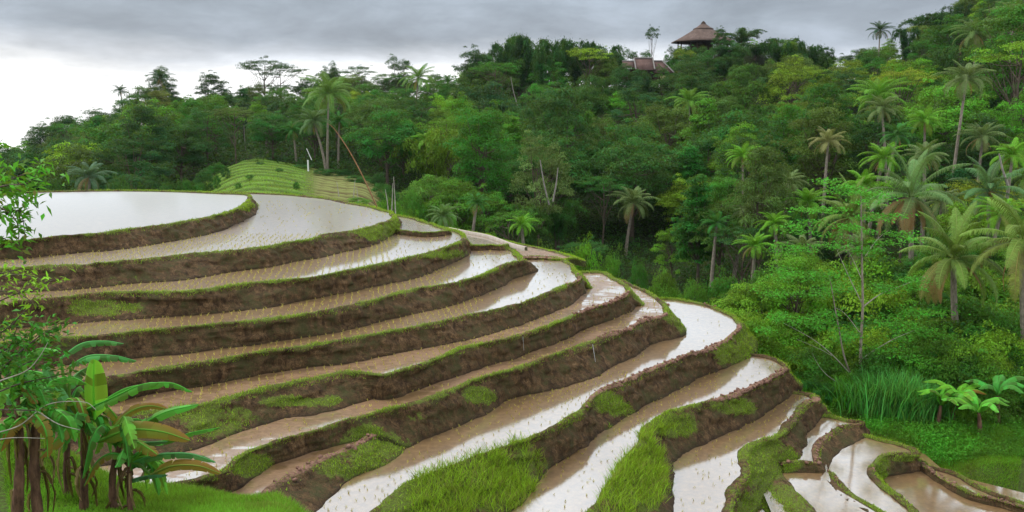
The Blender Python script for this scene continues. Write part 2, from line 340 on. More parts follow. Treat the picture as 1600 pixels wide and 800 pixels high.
slab('4c', '5', [(812, 403, 812, 406), (840, 403, 840, 406), (868, 404, 868, 407), (882, 404, 883, 407), (890, 403, 892, 405)], [(893, 401), (886, 398), (870, 393), (836, 386), (810, 381), (790, 376)], [(770, 390)], W_FIELD, bundw=.3, bundh=.05, red_from=780, far_drop=.3, far_out=.9,
     label='strip of ploughed earth and red clods along the forest edge', farmoss=.8)
slab('5', '6', [(X0, 650, X0, 690), (-60, 618, -60, 650), (60, 603, 60, 625), (165, 592, 165, 614), (250, 577, 250, 607), (325, 565, 325, 596), (400, 552, 400, 582), (450, 545, 450, 577), (500, 537, 500, 572), (550, 528, 550, 566), (600, 520, 600, 558), (640, 512, 640, 549), (680, 505, 680, 541), (740, 492, 740, 530),
     (770, 486, 770, 521), (800, 479, 800, 512), (842, 464, 842, 498), (864, 456, 868, 488), (885, 447, 890, 478), (900, 441, 906, 466), (908, 436, 911, 453)], [(906, 428), (900, 420), (888, 409), (868, 402), (840, 400), (812, 400)], [(700, 450), (-100, 560)], W_CLEAR,
     label='fifth rice terrace, brown seedling rows leading to a shallow pond at its tip')
slab('6', '7', [(X0, 720, X0, 790), (-60, 680, -60, 745), (100, 660, 100, 735), (200, 647, 200, 722), (310, 635, 302, 704), (360, 622, 355, 682), (412, 607, 412, 666), (450, 600, 450, 656), (500, 590, 500, 648), (540, 582, 540, 638), (570, 584, 570, 628), (600, 586, 600, 620), (635, 577, 650, 609), (680, 562, 690, 597),
     (720, 546, 730, 582), (760, 537, 765, 571), (800, 528, 800, 558), (855, 511, 855, 541), (885, 499, 885, 528), (911, 488, 911, 514), (939, 477, 939, 506), (967, 467, 970, 494), (981, 461, 988, 480)], [(985, 452), (975, 441), (960, 433), (949, 426), (937, 424), (909, 424), (890, 425)], [(800, 480), (-100, 620)], W_MUD, red_from=875,
     label='sixth rice terrace, a long brown paddy ending in a pond ringed with red clods')
slab('7', '8', [(X0, 860, X0, 920), (0, 800, 0, 850), (200, 770, 215, 820), (300, 752, 315, 790), (350, 737, 362, 770, '7b'), (380, 712, 400, 745, '7b'), (410, 700, 425, 727, '7b'), (450, 687, 470, 714, '7b'), (500, 672, 512, 702, '7b'), (550, 656, 560, 687, '7b'), (587, 647, 600, 684, '7b'), (615, 640, 640, 700, '8'), (650, 632, 665, 687), (680, 620, 700, 673), (720, 605, 735, 655), (750, 592, 765, 643), (800, 577, 800, 623),
     (850, 562, 875, 607), (880, 551, 905, 598), (915, 537, 935, 587), (958, 521, 965, 572), (986, 512, 995, 555), (1012, 498, 1020, 538), (1030, 495, 1037, 533), (1042, 493, 1053, 530)], [(1047, 488), (1045, 480), (1036, 471), (1025, 463), (1010, 454), (985, 443), (965, 435), (950, 432)], [(850, 520), (300, 690), (-100, 740)], W_MUD, red_from=900,
     label='seventh rice terrace, a muddy brown paddy running up to a white pond')
slab('7b', '8', [(395, 795, 470, 830), (425, 768, 500, 800), (440, 757, 525, 776), (462, 742, 550, 751), (500, 722, 600, 730), (537, 705, 625, 712), (570, 690, 637, 700), (590, 680, 645, 690)], [], [(640, 650), (400, 720), (300, 780)], W_MUD, rim=.6, bundw=.3,
     label='short muddy terrace above the mossy bank, lower left of centre')
slab('8', '9', [(540, 850, 640, 900), (585, 802, 700, 850), (612, 778, 735, 835), (640, 757, 765, 820), (680, 741, 790, 805), (720, 727, 815, 790), (760, 712, 832, 772), (800, 697, 845, 757), (835, 683, 856, 736), (865, 668, 885, 716), (890, 655, 910, 700), (912, 639, 932, 685), (930, 622, 945, 674), (950, 608, 958, 665), (1000, 586, 1000, 640), (1050, 566, 1050, 615),
     (1090, 551, 1095, 592), (1125, 538, 1128, 578), (1148, 524, 1160, 563), (1158, 512, 1178, 553)], [(1156, 502), (1148, 493), (1135, 487), (1100, 474), (1062, 467), (1030, 465), (1000, 463)], [(960, 520), (700, 640), (400, 780)], W_CLEAR, red_from=890,
     label='large white flooded terrace sweeping from bottom centre to a broad right end')
slab('9', '10', [(880, 850, 1035, 870), (905, 828, 1042, 840), (930, 800, 1050, 808), (948, 772, 1052, 780), (965, 745, 1053, 752), (980, 718, 1054, 738), (1000, 695, 1055, 726), (1013, 672, 1057, 719), (1030, 654, 1064, 711), (1060, 641, 1082, 702), (1100, 630, 1107, 692), (1150, 615, 1155, 671), (1180, 602, 1192, 652),
     (1205, 591, 1222, 630), (1226, 578, 1242, 613)], [(1228, 571), (1215, 562), (1200, 556), (1180, 553), (1150, 550)], [(1080, 585), (850, 720), (760, 850)], W_CLEAR, red_from=1085,
     label='narrow flooded terrace with a broad grassy bank, right of bottom centre')
slab('10', '11', [(1120, 870, 1140, 925, 'Z'), (1135, 830, 1150, 885, 'Z'), (1146, 795, 1160, 850, 'Z'), (1156, 766, 1170, 822, 'Z'), (1173, 741, 1186, 792, 'Z'), (1168, 718, 1207, 757, 'B'), (1173, 702, 1227, 742, 'B'), (1190, 691, 1240, 731, 'B'), (1218, 683, 1249, 716, '11'), (1240, 663, 1256, 703, '11'), (1253, 641, 1266, 680, '11'), (1268, 628, 1278, 664, '11'), (1281, 625, 1287, 652, '11')],
     [(1279, 619), (1265, 614), (1245, 611), (1220, 609)], [(1150, 650), (1030, 700), (1000, 870)], W_CLEAR, red_from=1225, bundw=.42,
     label='white flooded terrace ending in a red clod rim, lower right')
slab('11', 'B', [(1225, 726, 1228, 741), (1240, 724, 1244, 740), (1262, 724, 1265, 740), (1282, 726, 1290, 744, '12'), (1281, 712, 1296, 732, '12'), (1280, 700, 1302, 720, '12'), (1285, 688, 1313, 708, '12'), (1299, 676, 1328, 695, '12'), (1325, 666, 1343, 685, '12'), (1348, 663, 1354, 680, '12')],
     [(1350, 659), (1325, 654), (1300, 649), (1280, 647), (1260, 650)], [(1240, 690)], W_CLOD, rim=.35, bundw=.3,
     label='small triangular pond terrace under the end of the red clod rim')
slab('12', 'B', [(1288, 735, 1284, 741), (1305, 753, 1299, 758), (1322, 771, 1315, 777), (1350, 787, 1345, 794), (1390, 806, 1385, 815), (1440, 832, 1436, 842), (1462, 835, 1466, 840, 'D'), (1433, 802, 1440, 806, 'D'), (1412, 781, 1418, 785, 'D'), (1390, 762, 1399, 768, 'D'), (1374, 746, 1387, 756, 'D'), (1367, 733, 1384, 750, 'D'), (1374, 719, 1394, 745, 'D'), (1394, 711, 1412, 741, 'D'), (1418, 709, 1427, 738, 'D'), (1434, 708, 1437, 734, 'D')],
     [(1432, 702), (1423, 698), (1400, 691), (1375, 685), (1351, 679), (1330, 680)], [(1295, 710)], W_CLOD, rim=.2, bundw=.3,
     label='curved cloddy pond terrace ringed by a grassy horseshoe bund, far lower right')
slab('E', 'D', [(1432, 722, 1433, 729), (1445, 729, 1445, 735), (1461, 741, 1461, 747), (1486, 756, 1485, 763), (1520, 772, 1519, 780), (1565, 784, 1564, 792), (1620, 799, 1619, 808), (1700, 825, 1699, 835)], [(1720, 815), (1600, 785), (1565, 773), (1531, 759), (1497, 741), (1473, 732), (1455, 728), (1440, 722)], [], W_CLEAR, rim=.5, bundw=.28, bundh=.12,
     label='thin flooded strip along the grassy verge at the right edge', farmoss=1)
def sheet(key, pts, m, label):
    z = Z[key]; P = np.array([onz(x, y, z) for x, y in pts]); c = P.mean(0)
    tri = tessellate_polygon([[Vector((float(a), float(b), 0)) for a, b, _ in P]])
    o = link('paddy_water', mk_mesh('paddy_water', P - c, up_faces(P, tri), m, {'edge': np.zeros(len(P))}), None, c); tag(o, label, 'paddy', None, 'structure'); WATERS[key] = (P, z)
sheet('B', [(1180, 740), (1290, 720), (1300, 760), (1470, 860), (1230, 860)], W_CLOD, 'ploughed paddy of clods and puddles at the bottom right')
sheet('D', [(1365, 725), (1440, 705), (1480, 740), (1720, 800), (1720, 880), (1460, 870)], W_CLOD, 'flooded paddy inside the grassy horseshoe bund')
sheet('Z', [(1130, 860), (1130, 740), (1230, 740), (1320, 880)], W_CLEAR, 'corner of a paddy at the bottom edge below the grassy strip')
slab('B', 'Z', [(1178, 722, 1166, 742), (1190, 738, 1178, 765), (1205, 756, 1190, 790), (1228, 778, 1208, 808), (1258, 808, 1236, 835)], [], [], None, rim=0, bundw=.85,
     label='grassy strip of bund at the bottom edge, right of the white paddy')
# ------------------------------------------------------------------ the ground
def zy(D, y): return (D, -(y - YH) / FOC * D + .0308 * D)
PROF = {
 -400: [(0, -1.7), (10, -5.0), (12.8, -6.0), (13.6, -6.05), (15.2, -5.3), (16.3, -6.4), (18.5, -9.8), (34, -9), (60, -7.8), (66, -9), (76, -11), (150, -13), (240, -10), (300, -14), (500, -40), (3000, -60)],
 0: [(0, -1.7), (5, -3.6), (10, -5.15), (12.8, -6.0), (13.6, -6.05), (15.2, -5.5), (16.3, -6.6), (18.5, -9.8), (22, -11), (35, -9), (50, -7), (61, -6.1), (78, -12), (150, -13), (230, -9), (300, -14), (500, -40), (3000, -60)],
 200: [(0, -1.7), (5, -3.6), (10, -5.15), (13.4, -6.15), (15.0, -6.45), (15.8, -7.2), (18, -9.8), (22, -11), (40, -9), (52, -6.8), (63, -6.0), (78, -11), (130, -9), (225, 1), (320, -12), (500, -40), (3000, -60)],
 400: [(0, -1.7), (5, -3.6), (10, -5.2), (14.4, -6.45), (15.4, -7.3), (18, -10), (22, -11.5), (40, -10), (66, -6.6), zy(72, 312), zy(80, 296), zy(95, 278), zy(112, 262), zy(132, 247), (160, -1), (235, 6), (330, -8), (500, -40), (3000, -60)],
 550: [(0, -1.7), (5, -3.8), (10, -6.0), (14.4, -8), (18, -10.5), (22, -12.5), (40, -11), (60, -7.8), (67, -7.6), zy(78, 318), zy(88, 303), zy(103, 288), zy(122, 272), (150, -2), (235, 10), (330, -5), (500, -40), (3000, -60)],
 700: [(0, -1.7), (5, -4.3), (12, -9), (22, -13), (40, -12), (50, -8.0), (57, -8.6), (72, -13.5), (110, -10), (170, 0.5), (240, 14), (330, 2), (500, -40), (3000, -60)],
 800: [(0, -1.7), (5, -4.5), (12, -9), (22, -13.5), (40, -12), (50, -9), (56, -10.5), (72, -15), (110, -11.5), (160, -2), (230, 17), (330, 5), (500, -40), (3000, -60)],
 1000: [(0, -1.7), (5, -4.8), (12, -9.5), (22, -14), (40, -13), (48, -10), (53, -11.5), (66, -16), (88, -14.2), (110, -12), (150, -4), (200, 12), (235, 15), (330, 0), (500, -40), (3000, -60)],
 1150: [(0, -1.7), (5, -5), (12, -10), (22, -14.5), (38, -14), (45, -12.2), (51, -13.5), (62, -16), (88, -13), (120, -9.7), (160, 2), (195, 15), (210, 24), (225, 24), (330, 3), (500, -40), (3000, -60)],
 1300: [(0, -1.7), (5, -5.2), (12, -10.5), (22, -15.5), (39, -15.5), (42, -14.3), (46, -14), (60, -14.6), (90, -12), (130, -4.5), (180, 7), (230, 13), (340, 0), (500, -40), (3000, -60)],
 1450: [(0, -1.7), (5, -5.2), (12, -11), (22, -16), (36.6, -16.0), (38.6, -14.25), (43, -13.7), (60, -13.6), (90, -10.7), (130, -.5), (180, 16), (230, 28), (340, 15), (500, -30), (3000, -60)],
 1600: [(0, -1.7), (5, -5.2), (12, -11), (22, -16.5), (34.2, -16.2), (35.9, -14.4), (39, -13.9), (60, -12.7), (90, -8), (130, 5), (180, 30), (240, 56), (340, 45), (500, 0), (3000, -60)],
 2100: [(0, -1.7), (5, -5.2), (12, -11), (22, -15), (30, -14.2), (39, -13), (60, -11), (90, -6), (130, 9), (180, 40), (240, 66), (340, 55), (500, 0), (3000, -60)]}
def _sc(x, D):                          # the lower right steps sit a little nearer
    return 1 - (1 - float(np.interp(x, [800, 1000, 1150, 1300], [1, .987, .972, .961]))) * float(np.interp(D, [20, 30, 50, 66], [0, 1, 1, 0]))
for _x in PROF: PROF[_x] = [(D, z - .0308 * D * (D < 1000)) for D, z in PROF[_x]]
for _x in PROF: PROF[_x] = [(D * _sc(_x, D), z * _sc(_x, D)) for D, z in PROF[_x]]
PX = sorted(PROF); PA = np.array([(x - 800) / FOC for x in PX])
def field_mask(X, Y):                  # the pale green field of little steps behind the second terrace
    px = 800 + FOC * X / np.maximum(Y, 4) + 26 * fbm(np.stack([X, Y, X * 0], -1), 7, 3, 77)
    return np.clip((px - 285) / 15, 0, 1) * np.clip((612 - px) / 15, 0, 1) * np.clip((Y - 68) / 3, 0, 1) * np.clip((np.interp(px, [280, 330, 400, 520, 610], [96, 118, 136, 126, 112]) - Y) / 5, 0, 1)
def field_row(X, Y):
    px = 800 + FOC * X / np.maximum(Y, 4); s = np.where(px > 478, 3.6, 5.2); q = (Y + .22 * X + 3.5 * fbm(np.stack([X, Y, X * 0], -1), 9, 2, 78) * (px < 478)) / s; return q - np.floor(q)
def ground_z(X, Y, raw=False):
    X = np.asarray(X, float); Y = np.asarray(Y, float); D = np.maximum(Y, 0.0); a = X / np.maximum(Y, 4.0)
    a = np.clip(a, PA[0], PA[-1] - 1e-6); i = np.clip(np.searchsorted(PA, a, side='right') - 1, 0, len(PA) - 2)
    t = (a - PA[i]) / (PA[i + 1] - PA[i]); t = t * t * (3 - 2 * t)
    tab = np.stack([np.interp(D, [p[0] for p in PROF[x]], [p[1] for p in PROF[x]]) for x in PX], 0)
    sh = tab.shape[1:]; tabf = tab.reshape(len(PX), -1); idx = np.arange(tabf.shape[1])
    z = (tabf[i.ravel(), idx] * (1 - t.ravel()) + tabf[i.ravel() + 1, idx] * t.ravel()).reshape(sh)
    P = np.stack([X, Y, X * 0], -1); far = np.clip((Y - 80) / 80, 0, 1)
    z = z + .12 * fbm(P, 2.2, 3, 111) + far * 1.8 * fbm(P, 30, 3, 112) * (1 - .8 * field_mask(X, Y))
    if raw: return z
    w = field_mask(X, Y); f = field_row(X, Y); return z + w * (.34 * np.exp(-((f - .5) / .10) ** 2) + .22 * (.5 - f))
def ground_mat():
    m, nt, out = mat('hillside_soil'); p = pos(nt)
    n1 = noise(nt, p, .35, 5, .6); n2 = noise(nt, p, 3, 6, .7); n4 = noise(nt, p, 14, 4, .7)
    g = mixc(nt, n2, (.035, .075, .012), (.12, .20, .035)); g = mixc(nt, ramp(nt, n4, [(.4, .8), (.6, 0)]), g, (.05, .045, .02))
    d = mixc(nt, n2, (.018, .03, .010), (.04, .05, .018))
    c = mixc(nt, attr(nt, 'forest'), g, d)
    f = mixc(nt, n1, (.10, .20, .03), (.17, .29, .05)); f = mixc(nt, ramp(nt, n2, [(.5, 0), (.7, .7)]), f, (.13, .12, .05))
    f = mixc(nt, mth(nt, 'MULTIPLY', attr(nt, 'plough'), 1.0), f, (.085, .058, .030)); f = mixc(nt, mth(nt, 'MULTIPLY', attr(nt, 'riser'), .85), f, mixc(nt, attr(nt, 'plough'), (.030, .040, .012), (.22, .26, .08)))
    c = mixc(nt, attr(nt, 'field'), c, f)
    principled(nt, out, c, .95, .05, bump(nt, n2, .8, .15)); return m
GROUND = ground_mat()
def build_ground():
    al = np.concatenate([np.linspace(-1.35, -.7, 12, endpoint=False), np.linspace(-.7, .75, 330), np.linspace(.75, 1.35, 12)[1:]])
    Ds = np.concatenate([[-30, -8], np.linspace(0.0, 12, 14), np.linspace(12.3, 48, 180), np.linspace(48.4, 68, 50), np.linspace(68.3, 140, 230), np.geomspace(141, 340, 60), np.geomspace(360, 740, 10)])
    A, D = np.meshgrid(al, Ds, indexing='ij'); X = A * np.maximum(D, 14.0); Y = D
    Zg = ground_z(X, Y)
    V = np.stack([X, Y, Zg], -1).reshape(-1, 3); nD = len(Ds)
    i, j = np.meshgrid(np.arange(len(al) - 1), np.arange(nD - 1), indexing='ij')
    Fq = np.stack([i * nD + j, (i + 1) * nD + j, (i + 1) * nD + j + 1, i * nD + j + 1], -1).reshape(-1, 4)
    px, _ = topx(np.stack([X, np.maximum(Y, 1), Zg], -1))
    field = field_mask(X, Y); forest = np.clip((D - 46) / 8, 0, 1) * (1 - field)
    f = field_row(X, Y); riser = field * np.where(px > 478, np.exp(-((f - .5) / .12) ** 2), np.clip(1 - np.abs(f - .36) / .12, 0, 1)); plough = field * np.clip((px - 470) / 30, 0, 1)
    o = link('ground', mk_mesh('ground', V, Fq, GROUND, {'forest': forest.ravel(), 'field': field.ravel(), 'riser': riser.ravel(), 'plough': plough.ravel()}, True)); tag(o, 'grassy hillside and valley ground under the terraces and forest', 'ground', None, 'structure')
build_ground()
# ------------------------------------------------------------------ leaf materials
def leaf_mat(name, rough=.55, trans=.3, dry=(.22, .16, .05)):
    m, nt, out = mat(name)
    oi = nt.nodes.new('ShaderNodeObjectInfo'); v = attr(nt, 'var')
    hsv = nt.nodes.new('ShaderNodeHueSaturation'); nt.links.new(oi.outputs['Color'], hsv.inputs['Color'])
    nt.links.new(mth(nt, 'ADD', .482, mth(nt, 'MULTIPLY', v, .04)), hsv.inputs['Hue']); nt.links.new(mth(nt, 'ADD', .30, mth(nt, 'MULTIPLY', v, 1.45)), hsv.inputs['Value'])
    c = mixc(nt, attr(nt, 'dry'), hsv.outputs[0], dry)
    b = principled(nt, None, c, rough, .12)
    tr = nt.nodes.new('ShaderNodeBsdfTranslucent'); nt.links.new(mixc(nt, .4, c, (.30, .42, .03)), tr.inputs['Color'])
    mx = nt.nodes.new('ShaderNodeMixShader'); mx.inputs[0].default_value = trans
    nt.links.new(b, mx.inputs[1]); nt.links.new(tr.outputs[0], mx.inputs[2]); nt.links.new(mx.outputs[0], out.inputs['Surface']); return m
LEAF = leaf_mat('foliage'); PALM = leaf_mat('palm_frond', .6, .22, (.30, .17, .07)); BAN = leaf_mat('banana_leaf', .42, .35, (.27, .145, .03))
GRASS = leaf_mat('grass_blade', .6, .35, (.30, .24, .08))
def bark_mat(name, a, b):
    m, nt, out = mat(name); p = pos(nt); n = noise(nt, scaled(nt, p, (3, 3, 1)), 3, 5, .7)
    principled(nt, out, mixc(nt, ramp(nt, n, [(.3, 0), (.7, 1)]), a, b), .85, .2, bump(nt, n, .6, .05)); return m
BARK = bark_mat('bark', (.045, .032, .022), (.15, .115, .085)); PALEBARK = bark_mat('pale_bark', (.22, .19, .15), (.48, .44, .37)); PALMBARK = bark_mat('palm_bark', (.12, .10, .075), (.33, .28, .22))
SHEATH = bark_mat('banana_sheath', (.035, .018, .012), (.24, .13, .08))
def leafquads(mb, C, L, W, nb=(0, 0, 1), spread=1.0, droop=0.0, var=None, dry=0, dirs=None, rg=rng):
    C = np.asarray(C, float); n = len(C)
    L = np.broadcast_to(L, (n,)) * rg.uniform(.7, 1.25, n); W = np.broadcast_to(W, (n,)) * rg.uniform(.75, 1.2, n)
    nb = np.broadcast_to(np.asarray(nb, float), (n, 3))
    Nn = nb + rg.normal(0, .55 * spread, (n, 3)); Nn /= np.linalg.norm(Nn, axis=1, keepdims=True) + 1e-9
    if dirs is None: dirs = rg.normal(0, 1, (n, 3)); dirs[:, 2] -= droop
    T = dirs - (dirs * Nn).sum(1, keepdims=True) * Nn; T /= np.linalg.norm(T, axis=1, keepdims=True) + 1e-9; B = np.cross(Nn, T)
    V = np.stack([C - T * (L / 2)[:, None], C + B * (W / 2)[:, None] + Nn * (W * .18)[:, None], C + T * (L / 2)[:, None] - np.array([0, 0, .15]) * L[:, None], C - B * (W / 2)[:, None] + Nn * (W * .18)[:, None]], 1)
    if var is None: var = rg.uniform(0, 1, n)
    mb.add(V.reshape(-1, 3), np.arange(n * 4).reshape(-1, 4), var=np.repeat(np.broadcast_to(var, (n,)), 4), dry=np.repeat(np.broadcast_to(dry, (n,)), 4))
def clump(mb, c, r, n, size, rg, flat=.75, aspect=.5, droop=.4, dry=0):
    d = rg.normal(0, 1, (n, 3)); d /= np.linalg.norm(d, axis=1, keepdims=True); d[:, 2] = np.where(d[:, 2] < -.25, -d[:, 2] * .7, d[:, 2])
    rr = r * rg.uniform(.45, 1.05, n) ** .6 * (1 + .35 * vnoise(d * 2 + np.asarray(c), .8, 5)); P = np.asarray(c) + d * rr[:, None] * np.array([1, 1, flat])
    v = np.clip(rg.uniform(.0, .5, n) + rg.uniform(-.05, .6), 0, 1)
    leafquads(mb, P, size, size * aspect, d * .8 + np.array([0, 0, .6]), .8, droop, v, dry, rg=rg)
def crown(kind, seed):
    rg = np.random.default_rng(seed); mb = MB(); tr = MB(); cs = []
    if kind == 'round':
        H, rx, rz, zc, n, cr_, nl, ls = 12, 4.8, 4.4, 7.4, 58, 1.5, 240, .32
    elif kind == 'tall':
        H, rx, rz, zc, n, cr_, nl, ls = 17, 3.5, 6.6, 10.2, 58, 1.4, 220, .31
    elif kind == 'open':
        H, rx, rz, zc, n, cr_, nl, ls = 15, 4.8, 5.6, 9.2, 46, 1.3, 180, .29
    elif kind == 'column':
        H, rx, rz, zc, n, cr_, nl, ls = 13, 2.3, 5.6, 7.2, 50, 1.15, 260, .30
    elif kind == 'umbrella':
        H, rx, rz, zc, n, cr_, nl, ls = 17, 5.6, 1.7, 15.0, 34, 1.35, 130, .26
    elif kind == 'bush':
        H, rx, rz, zc, n, cr_, nl, ls = 4, 2.6, 1.7, 1.6, 30, 1.0, 260, .19
    for i in range(n):
        for _ in range(30):
            d = rg.normal(0, 1, 3); d /= np.linalg.norm(d); q = rg.uniform(.35, 1) ** .5
            if d[2] < -.75 and kind != 'bush': continue
            p = np.array([d[0] * rx * q, d[1] * rx * q, zc + d[2] * rz * q])
            if kind == 'column': p[:2] *= 1.0 - .55 * max(0, (p[2] - 5) / 8)
            if kind in ('round', 'tall') : p[:2] *= 1 + .22 * math.sin(p[2] * 1.7 + seed)
            if all(np.linalg.norm(p - c) > cr_ * .72 for c in cs): break
        cs.append(p)
    cx = rg.normal(0, .5, 2)
    for p in cs:
        rr = cr_ * rg.uniform(.65, 1.25)
        clump(mb, p, rr, int(nl * rr / cr_), ls, rg, .5 if kind == 'umbrella' else .75, .5, .5)
    # a few wayward sprays for an uneven outline
    for i in range(n // 3):
        p = cs[rg.integers(len(cs))]; d = (p - np.array([0, 0, zc])); d /= np.linalg.norm(d) + 1e-6
        clump(mb, p + d * cr_ * rg.uniform(.9, 1.5), cr_ * .42, 35, ls, rg)
    if kind != 'bush':
        top = np.array([cx[0], cx[1], zc + rz * .35]); t = np.linspace(0, 1, 9)[:, None]
        P = np.array([[0, 0, -.8]]) * (1 - t) + top * t + np.hstack([np.sin(t * 4 + seed) * .22, np.cos(t * 3 + seed) * .22, t * 0])
        r0 = .24 if kind != 'round' else .3
        tube(tr, P, np.linspace(r0, .07, 9), 8, var=.5, dry=0)
        for p in cs[::2]:
            k = rg.integers(3, 8); s = P[k]; mid = (s + p) / 2 + np.array([0, 0, -.3]); tube(tr, [s, mid, p], [.09, .06, .02], 5, var=.5, dry=0)
    return mb, tr
def bamboo(seed):
    rg = np.random.default_rng(seed); mb = MB(); tr = MB()
    for i in range(15):
        a = rg.uniform(0, 2 * np.pi); H = rg.uniform(10, 16); out = rg.uniform(2.0, 6.0); b = np.array([math.cos(a), math.sin(a), 0]); s = b * rg.uniform(.1, .9)
        t = np.linspace(0, 1, 26); P = s + b * (out * t ** 2.4)[:, None] + np.array([0, 0, 1]) * (H * (t - .36 * t ** 5 - .10 * t ** 9))[:, None]
        tube(tr, P[::2], np.linspace(.06, .012, 13), 5, var=.5, dry=.3)
        n = 620; u = rg.uniform(.22, 1, n) ** .8; k = (u * 25).astype(int).clip(0, 24); f = (u * 25 - k)[:, None]; C = P[k] * (1 - f) + P[k + 1] * f
        w = np.sin(np.clip(u, 0, 1) * np.pi * .93) ** .7 * 1.05 + .12
        # leaves gather in feathery bunches along the culm
        g = np.floor(u * 16); ga = _h(g.astype(np.int64), np.full(n, i), np.full(n, seed), 3) * 6.28
        d = np.stack([np.cos(ga) + rg.normal(0, .45, n), np.sin(ga) + rg.normal(0, .45, n), rg.normal(-.15, .45, n)], 1)
        C = C + d * (w * rg.uniform(.15, 1, n))[:, None]
        leafquads(mb, C, .46, .13, d * .6 + np.array([0, 0, .5]), .8, 1.4, np.clip(.25 + .5 * (g % 3) / 3 + rg.normal(0, .15, n), 0, 1), rg=rg)
    return mb, tr
def frond(mb, L, el, az, curl, n, width, var, dry, rg, lw=.085, base=(0, 0, 0), droop=.75):
    m = 14; t = np.linspace(0, 1, m); ang = el - curl * t ** 1.25; st = L / (m - 1)
    h = np.concatenate([[0], np.cumsum(np.cos(ang[:-1])) * st]); z = np.concatenate([[0], np.cumsum(np.sin(ang[:-1])) * st])
    b = np.array([math.cos(az), math.sin(az), 0]); side = np.array([-math.sin(az), math.cos(az), 0]); tw = rg.normal(0, .25)
    P = np.asarray(base) + b * h[:, None] + np.array([0, 0, 1.]) * z[:, None] + side * (tw * t ** 2 * L * .3)[:, None]
    tube(mb, P, np.linspace(.05, .012, m), 4, var=.9, dry=min(1, dry + .25))
    u = np.repeat(np.linspace(.12, .99, n), 2); sg = np.tile([1., -1.], n); k = (u * (m - 1)).astype(int).clip(0, m - 2); f = (u * (m - 1) - k)[:, None]
    C = P[k] * (1 - f) + P[k + 1] * f; T = P[k + 1] - P[k]; T /= np.linalg.norm(T, axis=1, keepdims=True)
    ll = width * (np.sin(np.clip(u * .92 + .1, 0, 1) * np.pi) ** .55) * rg.uniform(.85, 1.1, 2 * n)
    Nn = np.cross(T, side); Nn *= np.sign(Nn[:, 2:3] + 1e-9)
    D1 = side * sg[:, None] * .85 + T * .45 + Nn * .12; D1 /= np.linalg.norm(D1, axis=1, keepdims=True)
    M1 = C + D1 * (ll * .5)[:, None]; D2 = D1 * .55 + np.array([0, 0, -droop]) + rg.normal(0, .1, (2 * n, 3)); D2 /= np.linalg.norm(D2, axis=1, keepdims=True); E = M1 + D2 * (ll * .55)[:, None]
    w = T * (lw / 2)
    V = np.stack([C - w, C + w, M1 + w * 1.1, M1 - w * 1.1, E + w * .25, E - w * .25], 1); i0 = np.arange(2 * n)[:, None] * 6
    Fq = np.concatenate([i0 + np.array([0, 1, 2, 3]), i0 + np.array([3, 2, 4, 5])])
    v = np.clip(var + rg.normal(0, .12, 2 * n), 0, 1)
    mb.add(V.reshape(-1, 3), Fq, var=np.repeat(v, 6), dry=dry)
def palm_fronds(seed, nf, L, n, droopy=1.0, lw=.085):
    rg = np.random.default_rng(seed); out = []
    for i in range(nf):
        q = i / (nf - 1); el = R(82) - q * R(98) + rg.normal(0, .1); az = i * 2.39996 + rg.normal(0, .15)
        mb = MB(); dry = 0 if q < .85 else max(0, rg.uniform(-.4, .7))
        frond(mb, L * rg.uniform(.8, 1.08) * (.75 + .25 * math.sin(q * 3)), el, az, R(62 + 48 * q) * droopy * rg.uniform(.8, 1.2), n, L * .19, rg.uniform(.3, .8), dry, rg, lw, droop=1.0)
        out.append(mb)
    for i in range(2):                # old hanging fronds
        mb = MB(); frond(mb, L * .55, R(-35), rg.uniform(0, 6.3), R(50), n // 2, L * .08, .5, 1, rg, lw); out.append(mb)
    return out
def merge(mbs):
    o = MB()
    for m in mbs:
        V = np.concatenate(m.v); o.add(V, np.concatenate(m.f), **{k: np.concatenate(x) for k, x in m.a.items()})
    return o
PROTO = {}
def proto(kind, seed):
    k = (kind, seed)
    if k in PROTO: return PROTO[k]
    if kind == 'bamboo': a, b = bamboo(seed); r = (a.mesh('crown', LEAF), b.mesh('culms', BARK, True))
    elif kind == 'palm':
        a = merge(palm_fronds(seed, 25, 4.9, 52, 1.0, .042)); b = MB(); rg = np.random.default_rng(seed); H = 10.; t = np.linspace(0, 1, 12)
        ln = rg.normal(0, .9, 2); P = np.stack([ln[0] * (t ** 1.6 - 1), ln[1] * (t ** 1.6 - 1), (t - 1) * (H + 1)], 1); tube(b, P, np.linspace(.22, .12, 12), 8, var=.5, dry=0)
        r = (a.mesh('crown', PALM), b.mesh('trunk', PALMBARK, True), P[0])
    else: a, b = crown(kind, seed); r = (a.mesh('crown', LEAF), b.mesh('trunk', BARK, True) if b.n else None)
    PROTO[k] = r; return r
PLANTS = []                            # (root, kind word, tone word, px, py of its crown, D)
def tone(c): 
    g = c[1]; 
    return 'dark green' if g < .085 else 'mid green' if g < .15 else 'bright green' if c[0] < .5 * g else 'yellow green'
NAMES = {'round': 'round_crowned_tree', 'tall': 'tall_narrow_tree', 'open': 'loose_crowned_tree', 'column': 'columnar_tree', 'umbrella': 'umbrella_tree', 'bush': 'bush', 'bamboo': 'bamboo_clump', 'palm': 'coconut_palm'}
CATS = {'bush': 'bush', 'bamboo': 'bamboo', 'palm': 'palm'}
